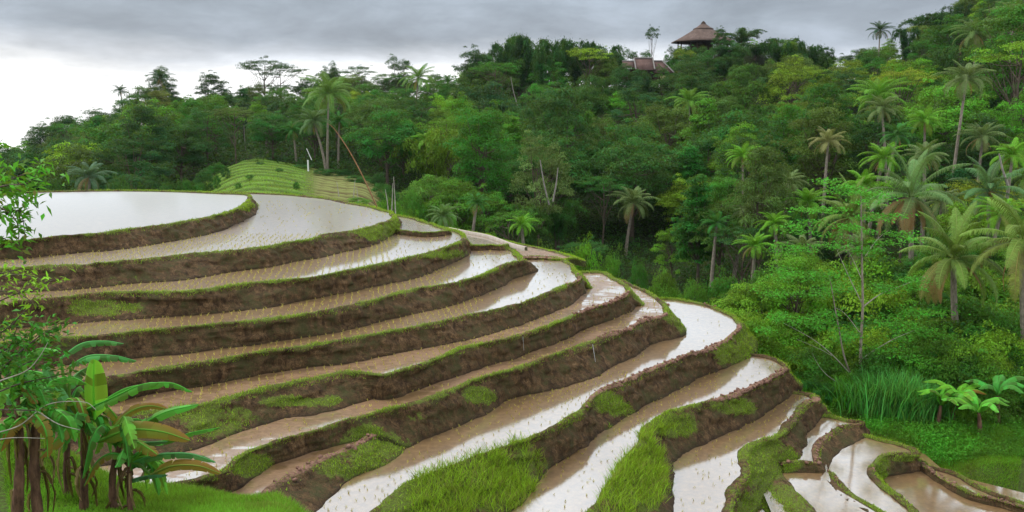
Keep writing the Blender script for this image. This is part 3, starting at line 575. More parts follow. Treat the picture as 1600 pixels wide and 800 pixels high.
def plant(kind, seed, X, Y, s, col, rot=None, sz=1.0, zoff=0, label=None, z=None):
    pr = proto(kind, seed); zg = float(ground_z(np.array([X]), np.array([Y]))[0]) if z is None else z
    root = bpy.data.objects.new(NAMES[kind], None); COL.objects.link(root)
    root.location = (X, Y, zg + zoff); root.rotation_euler = (0, 0, rng.uniform(0, 6.28) if rot is None else rot)
    col = tuple(float(c) for c in col)
    if kind == 'palm':
        H = 10 * s; k = sz                 # s scales the trunk, sz the crown
        c = link('crown', pr[0], root, (0, 0, H)); c.scale = (k, k, k); c.color = (*col, 1)
        t = link('trunk', pr[1], root, (0, 0, H)); t.scale = (1, 1, s); topz = zg + H
        root['off'] = 0; del root['off']
    else:
        root.scale = (s, s, s * sz); c = link('crown', pr[0], root); c.color = (*col, 1)
        if pr[1]: link('culm' if kind == 'bamboo' else 'trunk', pr[1], root)
        topz = zg + s * sz * {'round': 8, 'tall': 11.4, 'open': 10.4, 'column': 7, 'umbrella': 15, 'bush': 1.7, 'bamboo': 11}[kind]
    px, py = topx(np.array([X, Y, topz])); PLANTS.append([root, kind, tone(col), float(px), float(py), Y, label]); return root
G_D = (.011, .056, .020); G_M = (.032, .140, .020); G_L = (.120, .29, .016); G_Y = (.26, .40, .022); G_B = (.05, .22, .015)
def mixv(a, b, t): return tuple(a[i] * (1 - t) + b[i] * t for i in range(3))
def start_D(px): return float(np.interp(px, [-100, 250, 300, 420, 480, 620, 660, 700, 800, 1000, 1150, 1300, 1450, 1700], [74, 74, 118, 128, 122, 110, 80, 64, 64, 78, 68, 66, 66, 62]))
def end_D(px): return float(np.interp(px, [-100, 200, 400, 800, 1100, 1300, 1700], [238, 236, 242, 238, 232, 240, 250]))
SKY = [(-60, 216), (0, 212), (50, 195), (100, 180), (150, 165), (200, 150), (240, 122), (300, 128), (350, 122), (400, 128), (450, 128), (500, 112), (550, 106), (600, 108), (650, 112), (700, 118), (730, 98), (760, 84), (800, 62), (850, 52), (900, 62), (950, 78), (980, 84), (1040, 84),
       (1060, 76), (1100, 74), (1130, 66), (1160, 54), (1200, 62), (1250, 58), (1300, 82), (1330, 74), (1380, 62), (1410, 48), (1440, 18), (1500, -20), (1600, -70), (1700, -90)]
def H_MAX(px, X, Y):                   # the crown of the hill falls off behind the skyline, so the far trees are shorter
    ys = np.interp(px, [a for a, b in SKY], [b for a, b in SKY]) + (14 if Y < 190 else 0); zg = float(ground_z(np.array([X]), np.array([Y]))[0])
    if 965 < px < 1045 and Y < 200: ys = 106
    if 1050 < px < 1135 and Y < 212: ys = 72
    return (YH - ys) / FOC * Y - zg
def forest():
    rg = np.random.default_rng(77); D = 64.0; row = 0
    while D < 252:
        sp = 7.0 + (D - 60) * .026; W = D * (1760 / FOC); n = int(W / sp); off = rg.uniform(0, 1)
        for i in range(n + 1):
            X = -D * (860 / FOC) + (i + off * .9) * sp + rg.normal(0, 1.1); Y = D + rg.normal(0, 1.8); px = 800 + X / Y * FOC
            if px < -60 or px > 1665 or Y < start_D(px) + 1 or Y > end_D(px): continue
            nz = float(fbm(np.array([X, Y, 0.]), 28, 3, 9)); n2 = float(fbm(np.array([X, Y, 5.]), 12, 2, 19)); u = rg.uniform()
            right = np.clip((px - 900) / 500, 0, 1); leftw = np.clip((500 - px) / 400, 0, 1)
            pp = (.0 if Y < 90 and px < 900 else .03) + .13 * right * (Y < 175) + .05 * (400 < px < 850) * (Y < 190); pb = .10 + .28 * np.clip((px - 700) / 100, 0, 1) * np.clip((1300 - px) / 200, 0, 1) * (Y > 125) + .12 * (px > 1300) * (Y > 180)
            base = mixv(G_D, G_M, np.clip(.55 + nz * 1.4 + .25 * right - .35 * leftw, 0, 1))
            base = mixv(base, G_L, np.clip(n2 * 1.6 + .12 + .33 * right - .3 * leftw, 0, .9)) if rg.uniform() < .75 else base
            if rg.uniform() < .10 + .16 * right: base = mixv(base, G_Y, rg.uniform(.3, .9))
            if rg.uniform() < .14: base = mixv(base, (.10, .15, .03), rg.uniform(.4, .9))
            base = tuple(c * rg.uniform(.8, 1.2) for c in base)
            low = np.clip((Y - 60) / 50, .55, 1.0); hs = rg.uniform(.72, 1.22) * low; hmax = H_MAX(px, X, Y); u0 = rg.uniform(.72, 1.0)
            if any(abs(px - a) < w and Y < dd for a, w, dd in KEEP): continue
            if hmax < 4: continue
            if abs(px - 1095) < 52 and 198 < Y < 232 or abs(px - 1008) < 34 and 186 < Y < 206: continue
            if u < pp and hmax > 13: plant('palm', 300 + int(rg.integers(4)), X, Y, rg.uniform(1.0, 1.5) * low, mixv(G_L, (.11, .17, .05), rg.uniform()), sz=rg.uniform(.85, 1.15))
            elif u < pp + pb: plant('bamboo', 200 + int(rg.integers(3)), X, Y, min(hs * 1.02, hmax * u0 / 13.5), mixv(base, (.045, .14, .028), .5), sz=rg.uniform(.85, 1.05))
            else:
                k = rg.choice(['round', 'tall', 'open', 'column', 'umbrella'], p=[.42, .20, .22, .06, .10]); plant(k, {'round': 100, 'tall': 120, 'open': 140, 'column': 160, 'umbrella': 180}[k] + int(rg.integers(3)), X, Y, min(hs * (.9 if k == 'umbrella' else 1.05), hmax * u0 / {'round': 12.4, 'tall': 17.4, 'open': 15.6, 'column': 13.6, 'umbrella': 17.6}[k]), base, sz=rg.uniform(.9, 1.0))
        D += sp * .98; row += 1
# lines of sight kept clear in front of things the photograph shows: (px, half width, nearer than)
KEEP = [(990, 26, 99), (1095, 20, 82), (1490, 60, 72), (1590, 60, 66), (1300, 22, 96), (1380, 26, 100), (1410, 34, 74)]
forest()
# ---- plants one can pick out in the photograph: (px, py of the crown's middle, D, kind ...)
def palm_at(px, py, D, crown_px, col=G_L, seed=300, label=None):
    p = onD(px, py, D); zg = float(ground_z(np.array([p[0]]), np.array([D]))[0]); H = p[2] - zg
    return plant('palm', seed, p[0], D, max(.15, H / 10), col, sz=crown_px * D / FOC / 9.0, label=label)
PY = (.12, .175, .055)
for a in [(490, 192, 118, 78, (.08, .15, .05), 301, 'coconut palm with a grey green crown over the white post'), (412, 195, 140, 60, (.07, .14, .05), 302, None), (250, 122, 220, 44, G_D, 300, None), (188, 142, 215, 30, G_D, 303, None),
          (668, 222, 112, 66, G_L, 303, None), (782, 225, 118, 66, G_M, 301, None), (990, 318, 97, 88, PY, 300, 'pale coconut palm on a white trunk in front of dark trees, centre of the slope'), (1294, 222, 92, 72, (.20, .20, .07), 302, 'yellowing coconut palm with bare straight trunk, left of the big right palms'),
          (1378, 172, 97, 78, PY, 301, 'tall coconut palm with clean fan crown and leaning pale trunk'), (1510, 125, 92, 96, PY, 303, 'coconut palm with long brown hanging fronds near the upper right'), (1375, 48, 190, 46, G_D, 300, 'small dark palm standing against the sky in the right notch'),
          (1160, 245, 96, 72, G_L, 302, None), (1170, 330, 78, 78, PY, 301, None), (1262, 318, 74, 84, G_L, 300, None), (815, 352, 72, 60, G_L, 303, None), (745, 318, 80, 56, G_M, 300, None), (1445, 190, 96, 76, G_L, 302, None), (1350, 290, 70, 84, G_L, 303, None),
          (700, 130, 200, 44, G_M, 301, None), (1455, 180, 110, 60, PY, 301, None), (1210, 350, 70, 70, G_L, 303, None), (530, 190, 130, 50, G_M, 303, None), (458, 205, 128, 48, G_M, 300, None)]:
    palm_at(*a[:4], a[4], a[5], a[6])
for a in [(1255, 392, 64, 84, PY, 300), (1380, 248, 80, 84, G_L, 301), (1445, 246, 78, 84, PY, 302), (1582, 245, 75, 92, G_L, 303), (1535, 215, 90, 80, PY, 300), (1402, 212, 88, 70, G_M, 301), (1232, 285, 80, 72, PY, 302), (1472, 316, 64, 92, PY, 303), (1563, 335, 58, 96, G_L, 300), (1120, 350, 76, 66, G_M, 302), (1320, 190, 110, 60, G_L, 303), (1345, 392, 60, 90, PY, 301), (1180, 385, 66, 70, G_L, 300)]:
    palm_at(*a)
# short palms whose fronds rise from near the ground
palm_at(140, 277, 76, 80, (.07, .14, .07), 300, 'low palm with grey green fronds standing just behind the top pond')
palm_at(694, 338, 61, 66, (.10, .19, .05), 301, 'low palm with arching fronds behind the small pond by the mound')
palm_at(596, 400, 58, 40, (.10, .19, .05), 302, None) if False else None
def tree_at(kind, px, ytop, D, col, seed, wpx=None, label=None, h=None):
    hh = {'round': 12.4, 'tall': 17.4, 'open': 15.6, 'column': 13.6, 'umbrella': 17.6, 'bush': 4, 'bamboo': 13.5}[kind]; ww = {'round': 10.5, 'tall': 8, 'open': 11, 'column': 6, 'umbrella': 13, 'bush': 6.5, 'bamboo': 11}[kind]
    p = onD(px, ytop, D); zg = float(ground_z(np.array([p[0]]), np.array([D]))[0]); H = p[2] - zg
    s = H / hh if wpx is None else wpx * D / FOC / ww
    return plant(kind, seed, p[0], D, s, col, sz=H / hh / s, label=label)
tree_at('column', 1093, 262, 80, (.03, .15, .018), 160, 84, 'bright green leafy column of a tree, right of the pale centre palm')
tree_at('umbrella', 1020, 38, 205, G_D, 181, 26, 'small lone tree against the sky, left of the thatched roof')
tree_at('open', 845, 205, 92, (.13, .20, .055), 141, 110, 'pale wispy tree with a twisted bare trunk, left of centre slope')
tree_at('tall', 1200, 218, 74, (.08, .14, .03), 121, 90, 'olive green feathery tree left of the right hand palms')
tree_at('umbrella', 410, 90, 225, G_D, 180, 90, 'dark flat topped tree with see-through layered boughs on the left skyline')
tree_at('umbrella', 440, 100, 222, G_D, 182, 80, None)
for (px, y, s) in [(800, 30, 201), (835, 34, 200), (865, 38, 202), (905, 48, 201), (770, 62, 200), (948, 52, 202), (1160, 38, 201), (1225, 45, 202), (1265, 52, 200), (1450, 8, 201), (1480, 2, 200), (1180, 60, 200)]:
    tree_at('bamboo', px, y, rng.uniform(196, 214), mixv(G_D, G_M, rng.uniform(.2, .7)), s, rng.uniform(62, 84))
for (k, px, y, D, s, w) in [('round', 1068, 72, 199, 101, 34), ('round', 1092, 71, 197, 102, 40), ('open', 1118, 66, 199, 140, 40), ('tall', 1127, 42, 201, 121, 26), ('round', 1140, 62, 200, 100, 44), ('open', 1052, 70, 204, 142, 26), ('round', 1108, 78, 192, 100, 46), ('round', 1075, 84, 190, 101, 46),
      ('round', 975, 98, 186, 100, 44), ('round', 1003, 109, 183, 101, 44), ('open', 1035, 100, 186, 141, 40), ('round', 1048, 82, 195, 102, 36), ('open', 985, 74, 204, 142, 34), ('round', 1010, 79, 205, 102, 34), ('round', 962, 78, 203, 100, 34)]:
    tree_at(k, px, y, D, mixv(G_D, G_M, rng.uniform(.1, .9)), s, w)
for (px, y, D, s, w) in [(740, 72, 190, 120, 50), (250, 105, 228, 122, 44), (330, 112, 224, 121, 50), (150, 165, 225, 140, 46), (100, 180, 220, 101, 60), (60, 190, 225, 141, 60), (620, 85, 210, 142, 60), (560, 100, 215, 181, 60), (515, 95, 220, 141, 50)]:
    tree_at({10: 'round', 12: 'tall', 14: 'open', 18: 'umbrella'}[s // 10], px, y, D, mixv(G_D, G_M, rng.uniform(0, .6)), s, w)
for (px, y, s, w) in [(785, 40, 202, 44), (818, 28, 200, 46), (848, 44, 201, 40), (880, 36, 200, 48), (918, 40, 202, 44), (940, 62, 201, 40), (755, 78, 201, 42), (1208, 52, 200, 40), (1244, 44, 202, 42), (1282, 70, 201, 40), (1420, 26, 200, 46), (1500, -12, 202, 50), (1350, 66, 200, 36)]:
    tree_at('bamboo', px, y, rng.uniform(186, 200), mixv(G_D, G_M, rng.uniform(.1, .6)), s, w)
for (px, y, D, w) in [(315, 290, 76, 14), (338, 268, 95, 12), (372, 284, 84, 12), (390, 272, 92, 14), (420, 288, 80, 10), (436, 262, 108, 14), (352, 258, 104, 16), (463, 282, 84, 12), (405, 252, 118, 18), (500, 262, 112, 22), (540, 262, 116, 26), (590, 268, 108, 30),
                      (295, 272, 88, 50), (318, 262, 100, 40), (470, 256, 122, 40), (520, 262, 116, 44), (560, 272, 106, 44), (600, 284, 96, 46), (338, 252, 118, 36), (430, 246, 132, 40), (610, 292, 88, 40)]:
    p_ = onD(px, y, D); g_ = float(ground_z(np.array([p_[0]]), np.array([D]))[0])
    if p_[2] - g_ > .4: tree_at('bush', px, y, D, mixv(G_D, G_M, rng.uniform(.3, 1)), 190 + int(rng.integers(4)), w)
# bushes at the foot of the forest, right of the terraces
rgb = np.random.default_rng(3)
for (px, y, D, w) in [(1040, 408, 58, 60), (1085, 432, 54, 55), (1130, 410, 58, 95), (1185, 405, 60, 110), (1170, 455, 54, 80), (1230, 420, 58, 90), (1215, 480, 51, 95), (1260, 470, 54, 90), (1290, 530, 48, 70), (1245, 545, 46, 55), (1310, 430, 62, 90), (1400, 430, 66, 90), (1440, 500, 56, 100), (1375, 540, 50, 90),
                      (1530, 480, 62, 110), (1590, 500, 60, 110), (1480, 590, 47, 85), (1540, 600, 46, 90), (1600, 590, 46, 90), (1420, 590, 46, 70), (1585, 660, 40, 60), (1510, 650, 41, 50), (640, 320, 70, 50), (760, 345, 66, 60), (800, 372, 60, 50), (860, 372, 62, 60), (905, 360, 66, 70), (950, 380, 64, 60), (1000, 400, 62, 40),
                      (560, 306, 78, 40), (610, 300, 76, 50), (640, 290, 84, 60), (700, 318, 66, 50), (20, 268, 78, 60), (80, 270, 80, 60), (210, 268, 80, 70), (270, 268, 84, 60), (180, 262, 86, 60), (1340, 470, 56, 90), (1500, 540, 54, 90)]:
    c = mixv(G_M, G_L, rgb.uniform(0, 1)); c = mixv(c, G_Y, rgb.uniform(0, .35)) if rgb.uniform() < .5 else c
    if px < 300: c = mixv(G_D, G_M, .5)
    if px > 1480 and y < 600: c = mixv(G_D, G_M, rgb.uniform(.3, 1))
    tree_at('bush', px, y, D, c, 190 + int(rgb.integers(4)), w)
for i in range(175):
    D = 38.5 * (62 / 38.5) ** rgb.uniform(); px = rgb.uniform(1165, 1650); 
    if D < np.interp(px, [1165, 1300, 1450, 1650], [45.3, 41.7, 39.3, 36.8]): continue
    X = (px - 800) / FOC * D; zg = float(ground_z(np.array([X]), np.array([D]))[0]); hgt = rgb.uniform(1.3, 3.4) * (D / 50) * np.clip((D - np.interp(px, [1165, 1300, 1450, 1650], [45.3, 41.7, 39.3, 36.8])) / 8 + .35, .35, 1)
    c = mixv(G_M, G_L, rgb.uniform(0, 1)); c = mixv(c, G_Y, rgb.uniform(0, .7)) if rgb.uniform() < .4 else mixv(c, G_D, rgb.uniform(0, .5))
    if D > 48.5 and rgb.uniform() < .6: k = ['round', 'open', 'tall', 'column'][int(rgb.integers(4))]; plant(k, {'round': 100, 'tall': 120, 'open': 140, 'column': 160}[k] + int(rgb.integers(3)), X, D, min(rgb.uniform(3.6, 7.5), max(1.5, (-16.2 + (D - 36) * .40 - zg) if px > 1330 and D < 60 else 9)) / 14, c, sz=rgb.uniform(.8, 1.1))
    else: plant('bush', 190 + int(rgb.integers(4)), X, D, hgt * .33, c, sz=rgb.uniform(.85, 1.35))
# ---- undergrowth that nobody could count
def undergrowth():
    rg = np.random.default_rng(41); mb = MB(); n = 16000
    Dd = 44 * (255 / 44) ** (rg.uniform(0, 1, n) ** .8); px = rg.uniform(-60, 1660, n); X = (px - 800) / FOC * Dd
    sil = np.interp(px, [-100, 250, 300, 620, 660, 800, 1000, 1150, 1230, 1300, 1450, 1700], [66, 66, 130, 120, 66, 57, 54, 47, 43.5, 43, 41, 38.5]); ok = Dd > sil
    X, Dd, px = X[ok], Dd[ok], px[ok]; z = ground_z(X, Dd); sc = rg.uniform(.7, 1.5, len(X)) * np.clip(Dd / 80, .6, 1.7)
    k = 24; C = np.stack([X, Dd, z + .25 * sc], -1)[:, None] + rg.normal(0, 1, (len(X), k, 3)) * (sc[:, None, None] * np.array([.55, .55, .38]))
    siz = np.repeat(.26 * sc, k); v = np.repeat(rg.uniform(0, 1, len(X)), k) * .6 + rg.uniform(0, .4, len(X) * k)
    leafquads(mb, C.reshape(-1, 3), siz, siz * .5, (0, -.25, .8), .9, .3, v, rg=rg)
    o = link('undergrowth', mb.mesh('undergrowth', LEAF)); o.color = (.022, .070, .012, 1); tag(o, 'leafy undergrowth covering the forest floor', 'undergrowth', None, 'stuff')
undergrowth()
def weeds():
    rg = np.random.default_rng(43); mb = MB(); n = 9000; px = rg.uniform(1180, 1660, n); lo = np.interp(px, [1180, 1240, 1300, 1360, 1450, 1500, 1600, 1660], [42.6, 40.8, 40.0, 39.4, 36.8, 35.9, 35.0, 34.8]); Dd = lo + rg.uniform(0, 1, n) ** 1.3 * 10; X = (px - 800) / FOC * Dd; z = ground_z(X, Dd)
    sc = rg.uniform(.35, .85, n) * (1 + .5 * fbm(np.stack([X, Dd, z], -1), 2.5, 2, 5)); k = 16; C = np.stack([X, Dd, z + .18 * sc], -1)[:, None] + rg.normal(0, 1, (n, k, 3)) * (sc[:, None, None] * np.array([.28, .28, .2]))
    v = np.clip(np.repeat(.5 + .8 * fbm(np.stack([X, Dd, z], -1), 1.5, 2, 6), k) + rg.uniform(-.25, .25, n * k), 0, 1); s = np.repeat(.17 * sc, k); leafquads(mb, C.reshape(-1, 3), s, s * .42, (0, -.25, .8), 1, .1, v, rg=rg)
    o = link('weeds', mb.mesh('weeds', LEAF)); o.color = (.075, .22, .016, 1); tag(o, 'low tangled weeds between the lower terraces and the bushes', 'weeds', None, 'stuff')
weeds()
# ------------------------------------------------------------------ seedlings and grass
def inpoly(px, py, poly):
    n = len(poly); r = np.zeros(len(px), bool); j = n - 1
    for i in range(n):
        xi, yi = poly[i]; xj, yj = poly[j]
        c = ((yi > py) != (yj > py)) & (px < (xj - xi) * (py - yi) / (yj - yi + 1e-12) + xi); r ^= c; j = i
    return r
def blades(mb, P, L, W, lean=.5, var=None, dry=0, rg=rng, n=None):
    n = len(P); a = rg.uniform(0, 6.28, n); s = np.stack([np.cos(a), np.sin(a), 0 * a], 1); b = rg.normal(0, lean, (n, 3)); b[:, 2] = 1; b /= np.linalg.norm(b, axis=1, keepdims=True)
    L = np.broadcast_to(L, (n,)) * rg.uniform(.6, 1.2, n); W = np.broadcast_to(W, (n,)); h = s * (W / 2)[:, None]
    k = b.copy(); k[:, 2] *= .35; k /= np.linalg.norm(k, axis=1, keepdims=True)
    M1 = P + b * (L * .6)[:, None]; T = M1 + (b * .5 + k * .5) * (L * .42)[:, None]
    V = np.stack([P - h, P + h, M1 + h * .8, M1 - h * .8, T + h * .15, T - h * .15], 1); i0 = np.arange(n)[:, None] * 6
    Fq = np.concatenate([i0 + np.array([0, 1, 2, 3]), i0 + np.array([3, 2, 4, 5])])
    v = rg.uniform(.1, .9, n) if var is None else var
    mb.add(V.reshape(-1, 3), Fq, var=np.repeat(v, 6), dry=np.repeat(np.broadcast_to(dry, (n,)), 6))
def seedlings():
    rg = np.random.default_rng(12); mb = MB(); order = ['1', '2', '3', '4', '5', '6', '7', '8', '9', '10', '11']
    for k, key in enumerate(order[1:10], 1):
        pts, z = WATERS[key]; up = WATERS[order[k - 1]][0][:, :2]; poly = pts[:, :2]
        x0, y0 = poly.min(0); x1, y1 = poly.max(0); s = .30; th = R({'2': 8, '3': 10, '4': 12, '5': 14, '6': 20, '7': 26, '8': 30, '9': 34, '10': 40}[key])
        m = max(x1 - x0, y1 - y0); g = np.arange(-m, m, s); A, B = np.meshgrid(g, g); cx, cy_ = (x0 + x1) / 2, (y0 + y1) / 2
        X = (A * math.cos(th) - B * math.sin(th)).ravel() + cx; Y = (A * math.sin(th) + B * math.cos(th)).ravel() + cy_
        P = np.stack([X, Y, 0 * X + z], 1); P[:, :2] += rg.normal(0, .03, (len(P), 2))
        P[:, 0] += .35 * vnoise(P, 4, 3); P[:, 1] += .35 * vnoise(P, 4, 4)
        px, py = topx(P); ok = (px > -20) & (px < 1620) & (py < 812) & (P[:, 1] < 62); P = P[ok]
        P = P[inpoly(P[:, 0], P[:, 1], poly)]
        P = P[~inpoly(P[:, 0], P[:, 1], up)]
        qx, qy = topx(P); thin = np.where(qx > {'3': 610, '4': 700, '5': 750, '6': 880, '8': 1040, '9': 1120}.get(key, 9999), .25, 1.0) * (.6 if key in ('9', '10') else .88) * np.where((qy > {'8': 640, '9': 690, '10': 690}.get(key, 9999)), .5, 1.0) * np.where((key == '2') & (P[:, 1] > 44) | (key == '8') & (P[:, 1] > 35.5), .12, 1.0) * (.55 if key == '7' else 1); P = P[rg.uniform(0, 1, len(P)) < thin]
        for _ in range(4): blades(mb, P + rg.normal(0, .018, P.shape) * [1, 1, 0], .105, .016, .5, rg.uniform(.3, 1, len(P)), .45, rg)
    o = link('rice_seedlings', mb.mesh('rice_seedlings', GRASS)); o.color = (.66, .54, .12, 1); tag(o, 'rows of freshly planted rice seedlings in the paddies', 'rice seedlings', None, 'stuff')
seedlings()
def bank_grass():
    rg = np.random.default_rng(5); mb = MB()
    for V, mo, cl, fr, key in BANK_PTS:
        M, nr = mo.shape; mo = mo.copy(); px, py = topx(V)
        vis = (px > -30) & (px < 1630) & (py < 815); long_ = (px > 640) & (px < 870) & (py > 690) & (key == '8') | (px > 930) & (px < 1050) & (py > 665) & (key == '9')
        nz = fbm(V, .7, 3, 12)
        p = np.clip((mo + .5 * nz - .42) * 2.2, 0, 1) * vis * (1 - .9 * cl)
        rimw = np.zeros((M, nr)); rimw[:, 4:9] = .65; p = np.maximum(p, rimw * (1 - cl * .85) * vis * np.clip(.6 + nz, 0, 1))
        for rep in range(5 if key not in '89' else 9):
            m = rg.uniform(0, 1, p.shape) < p; i, j = np.nonzero(m)
            i2 = np.clip(i + 1, 0, M - 1); j2 = np.clip(j + 1, 0, nr - 1); u = rg.uniform(0, 1, (len(i), 1)); w = rg.uniform(0, 1, (len(i), 1))
            P = V[i, j] * (1 - u) * (1 - w) + V[i2, j] * u * (1 - w) + V[i, j2] * (1 - u) * w + V[i2, j2] * u * w
            P = P + np.array([0, 0, -.01]); lg = long_[i, j]
            blades(mb, P, np.where(lg, rg.uniform(.22, .5, len(P)), rg.uniform(.05, .13, len(P))), np.where(lg, .018, .022), .6, rg.uniform(.1, .9, len(P)), rg.uniform(0, 1, len(P)) ** 6, rg)
    o = link('bank_grass', mb.mesh('bank_grass', GRASS)); o.color = (.26, .41, .02, 1); tag(o, 'short bright grass growing on the bunds and banks', 'grass', None, 'stuff'); print('bank blades', mb.n // 6)
bank_grass()
def meadow():
    rg = np.random.default_rng(6); mb = MB()
    def area(n, f, L, W, lean=.5, dry=.0):
        P = f(n); P[:, 2] = ground_z(P[:, 0], P[:, 1]) - .02; px, py = topx(P); ok = (px > -40) & (px < 1640) & (py < 840); P = P[ok]
        d = fbm(P, 1.2, 3, 33); d = np.where((px[ok] < 225) & (P[:, 1] < 13.4), -.6, d); L = L * np.clip(1 + d, .5, 1.6)
        blades(mb, P, L, W, lean, np.clip(.5 + .5 * fbm(P, .8, 2, 34) + rg.normal(0, .15, len(P)), 0, 1), np.clip(dry + rg.normal(0, .2, len(P)) + .5 * fbm(P, 2.0, 2, 35), 0, 1), rg)
    area(120000, lambda n: (lambda D, px: np.stack([(px - 800) / FOC * D, D, D * 0], 1))(rg.uniform(11.2, 16.6, n), rg.uniform(-40, 640, n)), .16, .009, .5)
    area(60000, lambda n: (lambda D, px: np.stack([(px - 800) / FOC * D, D, D * 0], 1))(rg.uniform(33.5, 40, n), rg.uniform(1420, 1640, n)), .18, .022, .45)
    area(50000, lambda n: (lambda D, px: np.stack([(px - 800) / FOC * D, D, D * 0], 1))(rg.uniform(37.5, 46, n), rg.uniform(1140, 1500, n)), .22, .025, .5)
    area(30000, lambda n: (lambda D, px: np.stack([(px - 800) / FOC * D, D, D * 0], 1))(rg.uniform(48, 62, n), rg.uniform(640, 1180, n)), .25, .05, .5)
    area(30000, lambda n: (lambda D, px: np.stack([(px - 800) / FOC * D, D, D * 0], 1))(rg.uniform(70, 130, n), rg.uniform(290, 490, n)), .16, .05, .7, .25)
    o = link('meadow_grass', mb.mesh('meadow_grass', GRASS)); o.color = (.15, .33, .02, 1); tag(o, 'long soft green grass on the slopes beside the terraces', 'grass', None, 'stuff')
meadow()
def clods():
    rg = np.random.default_rng(15); mb = MB(); ico = np.array([[x, y, z] for z in (-1, 1) for y in (-1, 1) for x in (-1, 1)], float); Fc = np.array([[0, 2, 3, 1], [4, 5, 7, 6], [0, 1, 5, 4], [2, 6, 7, 3], [0, 4, 6, 2], [1, 3, 7, 5]]); n = 0
    for V, mo, cl, fr, key in BANK_PTS:
        px, py = topx(V[:, 5]); w = np.clip(cl[:, 5] * (.55 + .6 * fbm(V[:, 5], 1.6, 2, 14)) - .12, 0, 1) * (1 - .6 * fr) * (px > -20) * (px < 1620) * (py < 812)
        for rep in range(4):
            for i in np.nonzero(rg.uniform(0, 1, len(w)) < w * 1.1)[0]:
                j = int(rg.integers(3, 8)); r = .025 + .06 * rg.uniform() ** 2.2; a = rg.uniform(0, 3.14); c_, s_ = math.cos(a), math.sin(a); B = ico * rg.uniform(.6, 1.1, (8, 3)) * r * np.array([1.2, .9, .7]); B = B @ np.array([[c_, s_, .2], [-s_, c_, .1], [0, -.2, 1]])
                mb.add(B + V[i, j] + [rg.normal(0, .03), rg.normal(0, .03), r * .2], Fc, moss=0, clod=1, wet=0); n += 1
    o = link('earth_clods', mb.mesh('earth_clods', EARTH)); tag(o, 'reddish clods of dug earth heaped along the terrace rims', 'clods', None, 'stuff'); print('clods', n)
clods()
# ------------------------------------------------------------------ named plants and small things
def chain(pts):                        # rows (px, py, D) to world
    return np.array([onD(*p) for p in pts])
def smooth(P, n=12):
    P = np.asarray(P, float); Q = np.vstack([2 * P[0] - P[1], P, 2 * P[-1] - P[-2]]); out = []
    for i in range(1, len(Q) - 2):
        t = np.linspace(0, 1, n, endpoint=False)[:, None]; a, b, c, d = Q[i - 1], Q[i], Q[i + 1], Q[i + 2]
        out.append(.5 * (2 * b + (c - a) * t + (2 * a - 5 * b + 4 * c - d) * t ** 2 + (3 * b - a - 3 * c + d) * t ** 3))
    return np.vstack(out + [P[-1:]])
def empty(name, loc, label, cat, group=None):
    o = bpy.data.objects.new(name, None); COL.objects.link(o); o.location = [float(a) for a in loc]; tag(o, label, cat, group); return o
def child(name, mb, m, root, color=None, smooth_=False):
    c = Vector(root.location); me = mb.mesh(name, m, smooth_)
    me.transform(__import__('mathutils').Matrix.Translation(-c)); o = link(name, me, root)
    if color: o.color = (*color, 1)
    return o
def small_leaf(name, w=5): pass
def banana_leaf(pts, hw, up, torn=.5, dry=(0, 0), fold=.35, droop=.25, n=26, rg=None, endw=.5):
    """midrib through pts (world), half width hw, blade halves folded down from the midrib and torn into strips"""
    P = smooth(pts, 10); s = np.linspace(0, 1, n); idx = s * (len(P) - 1); k = idx.astype(int).clip(0, len(P) - 2); f = (idx - k)[:, None]; P = P[k] * (1 - f) + P[k + 1] * f
    T = np.gradient(P, axis=0); T /= np.linalg.norm(T, axis=1, keepdims=True); up = np.asarray(up, float); S = np.cross(T, up); S /= np.linalg.norm(S, axis=1, keepdims=True) + 1e-9; U = np.cross(S, T)
    mb = MB(); w = hw * np.clip(np.sin(np.clip(s * .97 + .03, 0, 1) ** .75 * np.pi), 0, 1) ** .45 * np.clip(s * 9, .05, 1)
    w[-1] = hw * .1
    for sg in (-1, 1):
        i = 0
        while i < n - 1:
            ln = int(rg.integers(1, 4)) if rg.uniform() < torn else int(rg.integers(3, 7)); j = min(n - 1, i + ln); dr = droop * rg.uniform(.5, 1.6) if torn > .2 else droop; sk = rg.normal(0, .05) * torn
            rows = []
            for q in (0, .33, .68, 1.0):
                a = P[i:j + 1]; ww = w[i:j + 1]
                o = a + S[i:j + 1] * (sg * ww * q * math.cos(fold + dr * q))[:, None] - U[i:j + 1] * (ww * q * math.sin(fold + dr * q * q))[:, None] + T[i:j + 1] * (ww * (.22 * q + sk * q))[:, None]
                if q == 1.0 and torn > 0: o = o + (o.mean(0) - o) * (.38 * torn)
                rows.append(o)
            V = np.stack(rows, 1); m = V.shape[0]; ii, jj = np.meshgrid(np.arange(m - 1), np.arange(3), indexing='ij')
            Fq = np.stack([ii * 4 + jj, (ii + 1) * 4 + jj, (ii + 1) * 4 + jj + 1, ii * 4 + jj + 1], -1).reshape(-1, 4)
            dv = dry[0] + (dry[1] - dry[0]) * s[i:j + 1]; dvv = np.clip(dv[:, None] + np.array([-.1, 0, .1, .35]) * (dry[1] > 0) + rg.normal(0, .06), 0, 1)
            mb.add(V.reshape(-1, 3), Fq, var=np.clip(.5 + rg.normal(0, .26) + np.array([.25, 0, -.05, .05])[None, :] + np.zeros((m, 1)), 0, 1).ravel(), dry=dvv.ravel()); i = j
    tube(mb, P, np.linspace(.022, .006, n), 5, var=1, dry=.1); return mb
BG = (.085, .29, .03)
